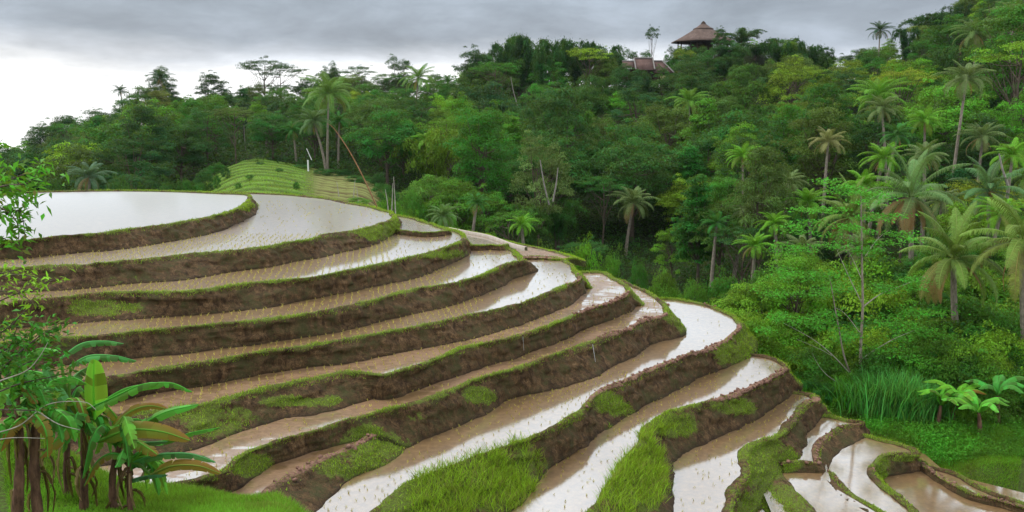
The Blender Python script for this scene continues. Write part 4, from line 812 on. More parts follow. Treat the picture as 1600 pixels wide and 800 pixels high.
def banana(x, D, ybase, ytop, label, leaves, name='banana_plant', tr=.11, seed=0, skirt=True, group='banana plants'):
    rg = np.random.default_rng(seed); b = onD(x, ybase, D); t = onD(x + rg.normal(0, 3), ytop, D); root = empty(name, b, label, 'banana plant', group)
    mb = MB(); P = smooth([b - [0, 0, .3], b * .5 + t * .5 + [rg.normal(0, .04), 0, 0], t], 8); tube(mb, P, np.linspace(tr * .68, tr * .36, len(P)) * rg.uniform(.85, 1.2, len(P)), 10, var=.5, dry=0)
    child('pseudostem', mb, SHEATH, root, smooth_=True)
    if skirt:
        for i in range(7):
            a = rg.uniform(0, 6.28); h = rg.uniform(.2, 1); p = b * (1 - h) + t * h; o = np.array([math.cos(a), math.sin(a), 0])
            L = rg.uniform(.4, .9) * abs(t[2] - b[2]) * .6; pts = [p, p + o * .12 + [0, 0, -.05], p + o * .2 + [0, 0, -L * .5], p + o * .16 + [rg.normal(0, .05), 0, -L]]
            child('dry_sheath', banana_leaf(pts, .045, -o, .9, (0, 0), .2, .5, 12, rg), BAN, root, (.085, .045, .025) if i % 3 else (.24, .15, .09))
    if skirt:
        leaves = list(leaves)
        for i in range(8):               # ragged older leaves hanging round the stem
            dx = rg.choice([-1, 1]) * rg.uniform(15, 70); dd = rg.uniform(-.9, 1.0); y0 = ytop + rg.uniform(0, 15); rise = rg.uniform(5, 45)
            leaves.append(dict(p=[(x, y0, D), (x + dx * .4, y0 - rise, D + dd * .4), (x + dx * .8, y0 - rise * .6 + 8, D + dd * .8), (x + dx * 1.1, y0 + rg.uniform(5, 50), D + dd)], w=rg.uniform(9, 15), torn=.95, c=(.06, .22, .03) if rg.uniform() < .6 else (.13, .31, .03), dry=(0, 0) if rg.uniform() < .78 else (.1, .9)))
    for lf in leaves:
        pts = chain(lf['p']); L = banana_leaf(pts, lf.get('w', 16) * D / FOC, lf.get('up', (0, -.5, 1)), lf.get('torn', .5), lf.get('dry', (0, 0)), lf.get('fold', .35), lf.get('droop', .3), lf.get('n', 26), rg)
        st = MB(); q = pts[0]; tp = t + [0, 0, -.05]; tube(st, smooth([tp, (tp + q) / 2 + [0, 0, .04], q], 5), np.linspace(.035, .02, 11), 6, var=.6, dry=.1)
        lo = child('leaf', L, BAN, root, lf.get('c', BG)); me = st.mesh('stalk', BAN); me.transform(__import__('mathutils').Matrix.Translation(-Vector(root.location))); so = link('stalk', me, lo); so.color = (.10, .24, .04, 1)
    return root
YG = (.17, .42, .03)
def front_left():
    D = 13.2
    banana(128, 13.0, 815, 655, 'banana plant with one broad upright yellow green leaf, centre of the left clump', [
        dict(p=[(148, 655, 13), (146, 610, 12.95), (147, 562, 12.9)], w=21, up=(0, -1, .15), torn=.12, c=YG, fold=.25, droop=.15),
        dict(p=[(135, 640, 13), (175, 622, 12.7), (218, 602, 12.5), (248, 598, 12.4)], w=13, torn=.9, c=BG),
        dict(p=[(128, 640, 13), (158, 628, 13.3), (200, 606, 13.6), (262, 598, 13.8), (300, 612, 13.9)], w=11, torn=.9, c=BG),
        dict(p=[(120, 650, 13), (95, 640, 12.6), (62, 622, 12.4), (40, 612, 12.2)], w=15, torn=.9, c=BG),
        dict(p=[(118, 655, 13), (100, 628, 13.2), (78, 590, 13.4), (70, 568, 13.5)], w=13, torn=.9, c=(.05, .17, .04)),
        dict(p=[(122, 660, 13), (105, 668, 12.5), (85, 690, 12.3), (62, 715, 12.2)], w=14, torn=.8, dry=(.3, 1), c=BG)], seed=1)
    banana(106, 13.6, 815, 640, 'banana plant with two long level fronds reaching right, back of the left clump', [
        dict(p=[(95, 560, 13.6), (128, 537, 13.7), (165, 533, 13.8), (193, 537, 13.8)], w=9, torn=.75, up=(0, -.3, 1), fold=.3, droop=.6, c=(.09, .29, .07)),
        dict(p=[(110, 572, 13.6), (140, 556, 13.5), (180, 556, 13.4), (213, 564, 13.4)], w=11, torn=.8, up=(0, -.3, 1), fold=.3, droop=.6, c=(.08, .27, .06)),
        dict(p=[(98, 600, 13.6), (70, 585, 13.8), (40, 580, 13.9), (12, 592, 14)], w=13, torn=.7, c=BG),
        dict(p=[(102, 610, 13.6), (120, 585, 14), (140, 572, 14.1)], w=12, torn=.5, c=(.05, .16, .03))], seed=2)
    banana(182, 13.0, 815, 690, 'banana plant with a long yellowing leaf reaching right, right of the left clump', [
        dict(p=[(152, 690, 12.8), (200, 672, 12.6), (250, 674, 12.6), (296, 688, 12.6)], w=15, up=(0, -1, .5), torn=.15, dry=(.12, .95), fold=.2, droop=.2, c=(.12, .27, .03)),
        dict(p=[(188, 690, 13), (215, 668, 13.1), (258, 644, 13.2), (310, 632, 13.3)], w=12, up=(0, -.8, .8), torn=.4, c=BG, fold=.2),
        dict(p=[(175, 670, 13.2), (200, 645, 13.4), (232, 634, 13.5), (264, 640, 13.6)], w=9, torn=.4, dry=(.5, 1), up=(0, -1, .3), c=(.14, .22, .03)),
        dict(p=[(200, 690, 13), (250, 690, 13.3), (300, 676, 13.4), (344, 668, 13.5)], w=7, torn=.3, c=BG),
        dict(p=[(180, 668, 13.2), (205, 655, 13.5), (240, 660, 13.7)], w=9, torn=.6, c=BG),
        dict(p=[(192, 700, 13), (222, 692, 12.7), (262, 690, 12.6)], w=8, torn=.5, c=(.04, .16, .04))], seed=3)
    banana(204, 12.8, 815, 715, 'small banana plant with an orange brown lowest leaf, rightmost of the left clump', [
        dict(p=[(208, 722, 12.8), (245, 711, 12.6), (295, 709, 12.5), (337, 722, 12.5)], w=9, up=(0, -.6, 1), torn=.5, c=(.07, .25, .06), fold=.4),
        dict(p=[(235, 742, 12.8), (270, 728, 12.5), (310, 728, 12.4), (345, 740, 12.4)], w=10, up=(0, -1, .3), torn=.25, dry=(.5, 1), c=(.16, .20, .03), fold=.15),
        dict(p=[(200, 752, 12.8), (228, 744, 12.5), (262, 742, 12.4)], w=6, torn=.3, c=(.03, .13, .04)),
        dict(p=[(205, 735, 12.8), (212, 715, 13), (230, 690, 13.1)], w=8, torn=.4, c=BG)], seed=4, tr=.08)
    banana(60, 12.4, 815, 640, 'banana plant with thick dark brown-sheathed stem, left of the broad upright leaf', [
        dict(p=[(60, 650, 12.4), (45, 600, 12.2), (20, 560, 12), (-10, 545, 12)], w=16, torn=.7, c=(.05, .19, .04)),
        dict(p=[(62, 655, 12.4), (80, 640, 12), (105, 655, 11.8), (118, 690, 11.8)], w=14, torn=.9, c=BG),
        dict(p=[(60, 660, 12.4), (40, 650, 12), (15, 670, 11.8), (0, 705, 11.8)], w=14, torn=.8, dry=(.4, 1), c=BG),
        dict(p=[(62, 640, 12.4), (75, 600, 12.7), (110, 590, 12.9), (135, 600, 13)], w=12, torn=.8, c=BG)], seed=5, tr=.14)
    banana(22, 12.2, 815, 620, 'banana plant at the far left edge with ragged drooping leaves', [
        dict(p=[(22, 620, 12.2), (35, 570, 12), (60, 545, 11.9), (95, 552, 11.8)], w=15, torn=.8, c=BG),
        dict(p=[(20, 625, 12.2), (5, 580, 12), (-20, 560, 12)], w=16, torn=.8, c=BG),
        dict(p=[(24, 640, 12.2), (45, 640, 11.8), (70, 670, 11.6), (75, 715, 11.6)], w=13, torn=.8, dry=(.2, .9), c=BG),
        dict(p=[(20, 650, 12.2), (0, 665, 11.8), (-15, 700, 11.8)], w=14, torn=.8, c=BG)], seed=6, tr=.13)
front_left()
def twig_tree(name, label, cat, D, twigs, leaf, col, n, base, seed, aspect=.36, rad=.012, droop=.8, lit=None):
    rg = np.random.default_rng(seed); root = empty(name, base, label, cat); br = MB(); lv = MB()
    for tw in twigs:
        P = smooth(chain(tw), 10); tube(br, P, np.linspace(rad, .003, len(P)), 5, var=.5, dry=0)
        m = int(n * np.linalg.norm(np.diff(P, axis=0), axis=1).sum()); u = rg.uniform(.25, 1, m) * (len(P) - 1.01); k = u.astype(int); C = P[k] + rg.normal(0, 1, (m, 3)) * leaf * .75
        T = P[k + 1] - P[k]; T /= np.linalg.norm(T, axis=1, keepdims=True); d = T * .8 + rg.normal(0, .6, (m, 3)); d[:, 2] -= droop * .5
        leafquads(lv, C, leaf, leaf * aspect, (0, -.3, .8), .9, 0, rg.uniform(.1, .95, m), (rg.uniform(0, 1, m) > .96) * .6, dirs=d, rg=rg)
    child('branch', br, BARK, root, smooth_=True); child('foliage', lv, LEAF, root, col); return root
bb = onD(-130, 900, 8.5)
twig_tree('leafy_branch', 'bright leafy branches hanging in at the left edge over the top pond', 'branch', 8, [
    [(-120, 420, 8.6), (-50, 330, 8.3), (0, 290, 8.1), (40, 272, 8), (80, 268, 7.9)], [(-120, 420, 8.6), (-60, 380, 8.2), (-5, 345, 8), (30, 330, 7.9), (40, 372, 7.8)], [(-60, 330, 8.3), (-10, 300, 8.3), (30, 300, 8.3), (58, 325, 8.2)],
    [(-80, 300, 8.4), (-30, 240, 8.3), (5, 218, 8.3)], [(-60, 290, 8.2), (-20, 262, 8.1), (8, 262, 8.1)], [(-100, 400, 8.3), (-40, 370, 8.1), (5, 372, 8), (20, 392, 7.9)], [(-60, 340, 8.1), (-10, 322, 7.9), (25, 345, 7.8), (30, 385, 7.8)], [(-60, 300, 8), (0, 285, 7.9), (35, 300, 7.9), (50, 300, 7.9)], [(-40, 300, 8), (10, 290, 7.8), (45, 285, 7.8), (62, 262, 7.8)]],
    .10, (.085, .27, .014), 52, onD(-120, 420, 8.6), 61)
twig_tree('leafy_branch', 'thin arching twigs with yellow green leaves crossing the second terrace at left', 'branch', 9.5, [
    [(-60, 500, 9.8), (0, 470, 9.6), (50, 450, 9.5), (110, 428, 9.4)], [(-60, 450, 9.8), (0, 432, 9.6), (40, 430, 9.5), (75, 440, 9.4)], [(-60, 540, 9.6), (0, 520, 9.5), (35, 490, 9.5), (55, 462, 9.4)], [(-40, 440, 9.7), (10, 425, 9.6), (35, 420, 9.6)], [(-50, 470, 9.8), (0, 455, 9.6), (35, 462, 9.6), (60, 480, 9.5)]],
    .085, (.22, .42, .02), 34, onD(-60, 500, 9.8), 62)
twig_tree('leafy_shrub', 'glossy leaved shrub with pale bare twigs in front of the bananas, left edge', 'shrub', 11, [
    [(-30, 640, 11.6), (0, 580, 11.4), (20, 530, 11.3), (30, 500, 11.2)], [(-30, 640, 11.6), (10, 570, 11.3), (50, 535, 11.2), (92, 520, 11.1)], [(-20, 620, 11.5), (20, 580, 11.1), (60, 560, 11), (100, 548, 11)], [(-30, 600, 11.5), (-5, 540, 11.4), (5, 510, 11.3)], [(-20, 620, 11.4), (30, 600, 11), (75, 590, 11), (120, 580, 11)], [(-20, 560, 11.4), (20, 540, 11.3), (48, 520, 11.3), (60, 505, 11.2)],
    [(-20, 640, 11.4), (20, 640, 11), (60, 640, 10.9), (90, 622, 10.9)], [(-20, 600, 11.4), (20, 560, 11.2), (70, 520, 11.1), (110, 505, 11.1)]], .12, (.042, .17, .012), 55, onD(-30, 800, 11.6), 63, rad=.015)
tw = MB()
for t in ([(-20, 680, 10.8), (30, 665, 10.8), (75, 632, 10.8), (130, 628, 10.8), (150, 640, 10.8)], [(-20, 690, 10.8), (20, 684, 10.8), (70, 685, 10.8)], [(0, 595, 10.8), (40, 580, 10.8), (60, 560, 10.7), (75, 535, 10.7)], [(55, 640, 10.8), (90, 662, 10.8), (125, 672, 10.8)]):
    P = smooth(chain(t), 8); tube(tw, P, np.linspace(.010, .004, len(P)), 5, var=.5, dry=0)
o = link('bare_twig', tw.mesh('bare_twig', PALEBARK)); tag(o, 'pale bare twigs arching across the banana leaves at left', 'twig')
# ---- near palms on the right, each frond a part
def near_palm(px, py, D, ybase, crown, label, seed, lean=0, nf=22, col=(.125, .20, .035), droopy=1.0, xb=None):
    rg = np.random.default_rng(seed); c = onD(px, py, D); b = onD(px + lean, ybase, D + .5); root = empty('coconut_palm', b, label, 'palm', 'coconut palms scattered over the forested hillside')
    t = np.linspace(0, 1, 18)[:, None]; P = b * (1 - t) + c * t + np.array([1, 0, 0]) * (-(lean) * D / FOC * .35 * np.sin(t * np.pi)); P[0, 2] -= .5
    mb = MB(); tube(mb, P, np.linspace(.24, .14, 18), 10, var=.5, dry=0); child('trunk', mb, PALMBARK, root, smooth_=True); L = crown * D / FOC / 2 * 1.12
    for i in range(nf):
        q = i / (nf - 1); f = MB(); el = R(84) - q * R(112) + rg.normal(0, .12); az = i * 2.39996 + rg.normal(0, .2); dry = 0 if q < .8 else float(np.clip(rg.uniform(-.3, 1), 0, 1))
        frond(f, L * rg.uniform(.85, 1.1), el, az, R(50 + 50 * q) * droopy * rg.uniform(.8, 1.25), 64, L * .18, rg.uniform(.25, .85), dry, rg, .034, base=c + rg.normal(0, .05, 3), droop=1.1); child('frond', f, PALM, root, col)
    for i in range(3):
        f = MB(); frond(f, L * rg.uniform(.6, .8), R(-25 - 15 * i), rg.uniform(0, 6.3), R(55), 40, L * .12, .5, 1, rg, .05, base=c, droop=1.2); child('dead_frond', f, PALM, root, (.2, .12, .06))
    nt_ = MB()
    for i in range(9):
        a = rg.uniform(0, 6.28); p = c + np.array([math.cos(a) * .28, math.sin(a) * .28, -.2 + rg.normal(0, .1)]); tube(nt_, [p + [0, 0, -.14], p + [0, 0, -.08], p, p + [0, 0, .08], p + [0, 0, .12]], [.02, .10, .13, .09, .02], 8, var=.5, dry=.4)
    child('coconut', nt_, PALM, root, (.20, .17, .04), True) if False else None
    for i in range(5):
        a = rg.uniform(0, 6.28); p = c + np.array([math.cos(a) * .26, math.sin(a) * .26, -.2 + rg.normal(0, .08)]); n_ = MB(); tube(n_, [p + [0, 0, -.14], p + [0, 0, -.08], p, p + [0, 0, .08], p + [0, 0, .12]], [.02, .10, .13, .09, .02], 8, var=.5, dry=.4); child('coconut', n_, PALM, root, (.22, .17, .04), True)
    return root
near_palm(1490, 405, 46, 604, 180, 'large coconut palm with brown hanging fronds and slim trunk, left of the edge palm', 21, lean=16)
near_palm(1598, 378, 43, 640, 195, 'large shaggy coconut palm cut by the right edge of the picture', 22, lean=14, col=(.15, .23, .04))
near_palm(1424, 308, 58, 560, 165, 'big grey green coconut palm, upper left neighbour of the large brown fronded one', 23, lean=-8, col=(.11, .20, .06))
near_palm(1330, 340, 66, 560, 130, 'coconut palm with long loose fronds behind the bare branched young tree', 24, lean=6)
near_palm(1545, 300, 62, 560, 130, 'dark coconut palm between the two largest palms, farther back', 25, lean=6, col=(.07, .15, .05))
# ---- the young tree with white branches
def young_tree():
    rg = np.random.default_rng(31); b = onD(1342, 645, 43); root = empty('young_tree', b, 'young tree with bare white branches and thin layered sprays of leaves beside the lower terraces', 'tree')
    mb = MB(); lines = [([(1342, 648, 43), (1344, 600, 43), (1345, 540, 43), (1348, 478, 43), (1347, 420, 43), (1346, 350, 43), (1345, 300, 43)], .105, .03), ([(1338, 606, 43), (1320, 560, 42.7), (1310, 510, 42.4), (1302, 465, 42.2), (1296, 430, 42)], .055, .018)]
    wl = [([(1336, 592, 43), (1302, 556, 42.2), (1270, 530, 41.8), (1225, 505, 41.2)], .035), ([(1334, 610, 43), (1300, 592, 42.3), (1282, 575, 42), (1269, 552, 41.8)], .028), ([(1350, 478, 43), (1375, 460, 43.2), (1400, 450, 43.4), (1445, 432, 43.6)], .035),
          ([(1345, 562, 43), (1370, 545, 42.8), (1400, 528, 42.6), (1432, 515, 42.4)], .035), ([(1350, 480, 43), (1330, 440, 43.2), (1312, 400, 43.5), (1306, 385, 43.6)], .03), ([(1348, 440, 43), (1330, 400, 44), (1318, 388, 44)], .02),
          ([(1349, 560, 43), (1375, 560, 43), (1430, 556, 43)], .016), ([(1352, 400, 43), (1370, 375, 43.4), (1388, 360, 43.8)], .022), ([(1347, 620, 43), (1362, 612, 43), (1385, 600, 43)], .018), ([(1300, 556, 42.2), (1280, 545, 41.6), (1245, 530, 41)], .015), ([(1344, 520, 43), (1320, 490, 43.6), (1300, 478, 44)], .02)]
    tk = MB()
    for p, r0, r1 in lines: P = smooth(chain(p), 6); tube(tk, P, np.linspace(r0, r1, len(P)), 8, var=.5, dry=0)
    child('trunk', tk, bark_mat('grey_bark', (.16, .12, .09), (.40, .34, .27)), root, smooth_=True)
    for p, r in wl: mb = MB(); P = smooth(chain(p), 6); tube(mb, P, np.linspace(r, .006, len(P)), 6, var=.5, dry=0); child('branch', mb, PALEBARK, root, smooth_=True)
    lv = MB()
    for (x, y, wx) in [(1230, 392, 34), (1250, 352, 30), (1290, 330, 36), (1340, 300, 40), (1300, 378, 34), (1270, 430, 40), (1240, 462, 36), (1310, 450, 30), (1290, 500, 34), (1260, 505, 34), (1390, 500, 34), (1430, 515, 34), (1400, 545, 30), (1455, 488, 36), (1375, 340, 34), (1400, 372, 30), (1365, 395, 26), (1420, 440, 24), (1330, 360, 30), (1225, 430, 26), (1440, 556, 30), (1380, 450, 22), (1310, 290, 30), (1360, 310, 34), (1218, 500, 26), (1320, 530, 22), (1380, 590, 26), (1410, 600, 24)]:
        for s in range(4):
            c = onD(x + rg.normal(0, wx * .45), y + rg.normal(0, 5), 43 + rg.normal(0, 1.1)); m = 80; C = c + rg.normal(0, 1, (m, 3)) * np.array([wx * 43 / FOC * .42, .4, .07])
            leafquads(lv, C, .17, .10, (0, -.2, 1), .5, .2, rg.uniform(.2, 1, m), rg=rg)
    child('foliage', lv, LEAF, root, (.075, .26, .018))
young_tree()
# ---- tall grass clumps and broad leaved plants beside the lower terraces
def grass_clump(px, py, D, h, w, label, col, seed, n=900):
    D *= .968; rg = np.random.default_rng(seed); X = (px - 800) / FOC * D; zg = float(ground_z(np.array([X]), np.array([D]))[0]); root_p = np.array([X, D, zg]); mb = MB()
    P = root_p + rg.normal(0, 1, (n, 3)) * np.array([w, w * .6, 0]); P[:, 2] = ground_z(P[:, 0], P[:, 1]) - .05; az = rg.uniform(0, 6.28, n); k = 5; t = np.linspace(0, 1, k)
    L = h * rg.uniform(.6, 1.15, n); ln = rg.uniform(.15, .7, n); o = np.stack([np.cos(az), np.sin(az), 0 * az], 1)
    C = P[:, None] + o[:, None] * (L * ln)[:, None, None] * (t ** 2.2)[None, :, None] + np.array([0, 0, 1.]) * (L[:, None] * (t - .28 * ln[:, None] * t ** 3))[:, :, None]
    s = np.stack([-np.sin(az), np.cos(az), 0 * az], 1); wd = .028 * np.array([.7, 1, 1, .7, .1]); V = np.stack([C - s[:, None] * wd[None, :, None], C + s[:, None] * wd[None, :, None]], 2).reshape(n, -1, 3)
    i0 = np.arange(n)[:, None, None] * (2 * k) + np.arange(k - 1)[None, :, None] * 2; Fq = (i0 + np.array([0, 1, 3, 2])).reshape(-1, 4); mb.add(V.reshape(-1, 3) - root_p, Fq, var=np.repeat(rg.uniform(.1, .9, n), 2 * k), dry=0)
    o_ = link('tall_grass_clump', mb.mesh('tall_grass_clump', GRASS), None, root_p); o_.color = (*col, 1); tag(o_, label, 'grass clump', 'tall grass clumps beside the lower terraces')
TG = (.10, .34, .06)
for i, (px, D, h, w, lab) in enumerate([(1400, 41.8, 2.0, .75, 'tall blue green grass clump right of the young tree'), (1430, 41.2, 2.1, .8, 'tallest of the reed grass clumps above the horseshoe bund'), (1462, 40.4, 1.9, .6, 'rightmost of the tall grass clumps, next to the small banana plants'), (1372, 42.6, 1.5, .7, 'lower grass clump just right of the young tree trunk'),
        (1320, 43.6, 1.0, .6, 'low weedy grass clump left of the young tree trunk'), (1285, 44.6, .9, .7, 'low grass clump above the end of the red clod rim'), (1445, 43, 2.0, .8, 'tall grass clump standing behind the others above the horseshoe bund')]):
    grass_clump(px, 0, D, h, w, lab, TG if i < 3 else (.09, .33, .02), 70 + i)
def banana_simple(px, D, h, label, seed, col, nl=7, size=1.5, bend=1.0):
    D *= .965 if D < 50 else 1; rg = np.random.default_rng(seed); X = (px - 800) / FOC * D; zg = float(ground_z(np.array([X]), np.array([D]))[0]) + (.25 if D < 50 else 0); b = np.array([X, D, zg]); t = b + [rg.normal(0, .1), 0, h]; root = empty('banana_plant', b, label, 'banana plant', 'banana plants')
    mb = MB(); tube(mb, smooth([b - [0, 0, .2], (b + t) / 2, t], 5), np.linspace(.12, .06, 11), 8, var=.5, dry=0); child('pseudostem', mb, SHEATH, root, smooth_=True)
    for i in range(nl):
        az = i * 2.4 + rg.normal(0, .3); el = R(rg.uniform(35, 82)); o = np.array([math.cos(az), math.sin(az), 0]); L = size * rg.uniform(.8, 1.2); up = np.array([0, 0, 1.])
        pts = [t, t + o * L * .35 * math.cos(el) + up * L * .4 * math.sin(el), t + o * L * .75 * math.cos(el * .7) + up * L * .62 * math.sin(el) , t + o * L * 1.05 * math.cos(el * .4) * bend + up * L * .45 * math.sin(el)]
        dr = (0, 0) if rg.uniform() < .8 else (.4, 1); child('leaf', banana_leaf(pts, .26 * size / 1.5, -o * .8 + up, .4, dr, .3, .3, 20, rg), BAN, root, col)
banana_simple(1498, 39.6, .8, 'small banana plant with upright lime green leaves, left of the pair at the lower right', 81, (.15, .40, .03), 6, 1.2)
banana_simple(1520, 40.0, .9, 'banana plant with yellow green leaves in the middle of the lower right group', 82, (.17, .42, .03), 6, 1.4)
banana_simple(1568, 38.4, .8, 'banana plant with broad bright leaves by the right edge verge', 83, (.13, .38, .04), 7, 1.5)
banana_simple(1596, 39.5, 1.2, 'banana plant half cut by the right edge of the picture above the verge', 84, (.08, .28, .04), 7, 1.5)
banana_simple(1022, 62, .9, 'small bright banana plant in front of dark trees, right of the pale palm trunk', 85, (.20, .45, .03), 7, 1.7)
banana_simple(1275, 46, .6, 'little banana sprout among weeds above the red clod rim', 86, (.12, .34, .03), 4, 1.0)
banana_simple(775, 63, .8, 'banana plant at the forest foot beyond the pale footpath', 87, (.07, .24, .03), 6, 1.6)
# ---- buildings on the hill
def tile_mat(name, a, b, sc=6):
    m, nt, out = mat(name); p = nt.nodes.new('ShaderNodeTexCoord').outputs['Object']; n = noise(nt, scaled(nt, p, (3, 3, 9)), 2, 5, .7); n2 = noise(nt, p, .8, 4, .6)
    principled(nt, out, mixc(nt, ramp(nt, mth(nt, 'ADD', mth(nt, 'MULTIPLY', n, .6), mth(nt, 'MULTIPLY', n2, .4)), [(.35, 0), (.65, 1)]), a, b), .9, .1, bump(nt, n, .6, .1)); return m
THATCH = tile_mat('thatch', (.065, .045, .036), (.18, .13, .11)); SHINGLE = tile_mat('wood_shingle', (.075, .045, .038), (.17, .11, .095)); TIMBER = tile_mat('dark_timber', (.03, .02, .015), (.09, .06, .04)); RIDGE = tile_mat('pale_ridge_cap', (.17, .15, .14), (.28, .26, .24)); CREAM = tile_mat('cream_wall', (.55, .42, .22), (.75, .60, .34))
def boxmb(mb, c, s, **k):
    c = np.array(c, float); s = np.array(s, float) / 2; V = np.array([[x, y, z] for z in (-1, 1) for y in (-1, 1) for x in (-1, 1)]) * s + c
    mb.add(V, [[0, 2, 3, 1], [4, 5, 7, 6], [0, 1, 5, 4], [2, 6, 7, 3], [0, 4, 6, 2], [1, 3, 7, 5]], var=.5)
def hip(mb, z0, z1, r0, r1, th=.25, flare=.0, n=4, sy=.8):
    rows = []
    for q in np.linspace(0, 1, 7):
        r = r0 + (r1 - r0) * (q ** (1 - flare)); z = z0 + (z1 - z0) * q; rows.append([(r * math.cos(a), r * sy * math.sin(a), z) for a in (np.arange(n) + .5) * 2 * np.pi / n])
    V = np.array(rows); lo = V[0].copy(); lo[:, 2] -= th; lo2 = lo * [.93, .93, 1]; V = np.concatenate([lo2[None], lo[None], V]); m = len(V); i, j = np.meshgrid(np.arange(m - 1), np.arange(n), indexing='ij'); j2 = (j + 1) % n
    mb.add(V.reshape(-1, 3), np.stack([i * n + j, i * n + j2, (i + 1) * n + j2, (i + 1) * n + j], -1).reshape(-1, 4), var=.5)
def pavilion():
    c = onD(1098, 66, 212); root = empty('thatched_pavilion', c, 'open hilltop pavilion with a big two tiered grey brown thatched roof', 'pavilion'); root.scale = (.88, .88, .88); ctr = np.array(root.location)
    def ch(name, mb, m, par=root): o = link(name, mb.mesh(name, m), par); return o
    mb = MB(); hip(mb, .2, 4.0, 9.0, 1.9, .3, .12, 8, .85); r = ch('roof', mb, THATCH)
    mb = MB(); hip(mb, 3.7, 5.3, 2.9, .35, .2, .25, 8, .85); ch('upper_roof', mb, THATCH, r)
    mb = MB(); hip(mb, 5.25, 5.75, .75, .2, .1, .3, 8, .85); ch('finial', mb, TIMBER, r)
    for a in range(8):
        p = ((a + .5) * np.pi / 4); mb = MB(); x, y = 7 * math.cos(p), 6 * math.sin(p); tube(mb, [[x, y, -2.6], [x, y, .3]], .16, 8, var=.5); ch('post', mb, TIMBER)
    mb = MB(); boxmb(mb, (0, 0, -2.7), (14, 12, .4)); ch('floor', mb, TIMBER)
    for a in range(8):
        p0, p1 = (a + .5) * np.pi / 4, (a + 1.5) * np.pi / 4; mb = MB(); tube(mb, [[7 * math.cos(p0), 6 * math.sin(p0), -1.6], [7 * math.cos(p1), 6 * math.sin(p1), -1.6]], .08, 6, var=.5); ch('railing', mb, TIMBER)
    mb = MB(); boxmb(mb, (0, 1.5, -1.2), (6, 3, 2.8)); ch('wall', mb, TIMBER)
pavilion()
def lodge():
    c = onD(1006, 108, 192); root = empty('lodge', c, 'lower hillside building with brown shingle roofs edged in pale grey, below the lone skyline tree', 'building')
    def ch(name, mb, m, par=root): return link(name, mb.mesh(name, m), par)
    def roofquad(name, A, B, C_, D_, par=root):      # a thick sloping roof plane A,B eaves / C,D ridge
        P = np.array([A, B, C_, D_], float); n = np.cross(P[1] - P[0], P[3] - P[0]); n /= np.linalg.norm(n); V = np.vstack([P, P - n * .22]); mb = MB(); mb.add(V, [[0, 1, 2, 3], [7, 6, 5, 4], [0, 4, 5, 1], [1, 5, 6, 2], [2, 6, 7, 3], [3, 7, 4, 0]], var=.5); return ch(name, mb, SHINGLE, par)
    def cap(P, Q, par): mb = MB(); tube(mb, [P, Q], .17, 6, var=.5); ch('ridge_cap', mb, RIDGE, par)
    r = roofquad('roof', (-2.2, -3.2, -.3), (1.9, -3.2, -.3), (1.9, 0, 2.35), (-2.2, 0, 2.35)); cap((-2.3, 0, 2.45), (2.0, 0, 2.45), r); cap((1.95, 0, 2.4), (1.95, -3.2, -.2), r); cap((-2.25, 0, 2.4), (-2.25, -3.2, -.2), r)
    r2 = roofquad('roof', (1.9, -2.6, -.9), (6.2, -2.6, -.9), (4.1, .4, 1.75), (1.9, .4, 1.75)); cap((1.9, .4, 1.85), (4.2, .4, 1.85), r2); cap((4.2, .4, 1.8), (6.3, -2.6, -.85), r2)
    r3 = roofquad('roof', (-5.2, -2.2, .4), (-2.2, -2.2, .4), (-2.2, .4, 1.75), (-4.8, .4, 1.75)); cap((-4.9, .4, 1.8), (-2.2, .4, 1.8), r3)
    mb = MB(); boxmb(mb, (.4, 1.2, -1.6), (9, 3.6, 3.0)); w = ch('wall', mb, TIMBER)
    mb = MB(); boxmb(mb, (4.0, -2.0, -2.3), (1.0, .8, 1.5)); ch('cream_wall', mb, CREAM)
    mb = MB(); boxmb(mb, (2.6, -1.2, -2.2), (1.2, .6, 1.6)); ch('doorway', mb, TIMBER)
lodge()
# ---- small constructions
def pole(name, pts, r0, r1, m, label, cat, seg=8):
    P = smooth(chain(pts), 8); b = P[0]; mb = MB(); tube(mb, P - b, np.linspace(r0, r1, len(P)), seg, var=.5, dry=0); o = link(name, mb.mesh(name, m, True), None, b); tag(o, label, cat); return o
ORANGE = bark_mat('weathered_bamboo', (.20, .10, .045), (.38, .22, .11))
pole('bamboo_pole', [(591, 328, 66), (570, 282, 66), (548, 240, 66), (528, 209, 66), (518, 197, 65.8), (511, 193, 65.6)], .065, .012, ORANGE, 'tall leaning brown bamboo pole with a thin bent tip by the grassy mound', 'pole')
WHITE = bark_mat('white_paint', (.62, .61, .58), (.80, .79, .77))
pole('white_post', [(482, 274, 116), (481, 250, 116)], .13, .11, WHITE, 'short white post standing in the pale green stepped field', 'post')
pole('white_post', [(487, 250, 116.5), (479, 232, 116.5)], .06, .05, WHITE, 'thin white pole above the short white post in the stepped field', 'post')
for i, (x, y0, y1, D, dx) in enumerate([(612, 336, 286, 69, 2), (618, 334, 276, 71, -3), (607, 332, 296, 68, -5), (560, 318, 292, 80, -3), (530, 312, 284, 84, -4), (552, 316, 280, 82, 3)]):
    pole('bare_sapling', [(x, y0, D), (x + dx * .4, (y0 + y1) / 2, D), (x + dx, y1, D)], .055, .02, PALEBARK, ['pale bare sapling just right of the leaning bamboo pole', 'slanting pale sapling, tallest of the three behind the small pond', 'thin sapling leaning left at the end of the grassy bund', 'short thin sapling in front of the brown field rows', 'leftmost thin sapling before the brown field rows', 'middle thin sapling leaning right before the brown field rows'][i], 'sapling')
GREYB = bark_mat('grey_dead_wood', (.14, .12, .10), (.34, .31, .27))
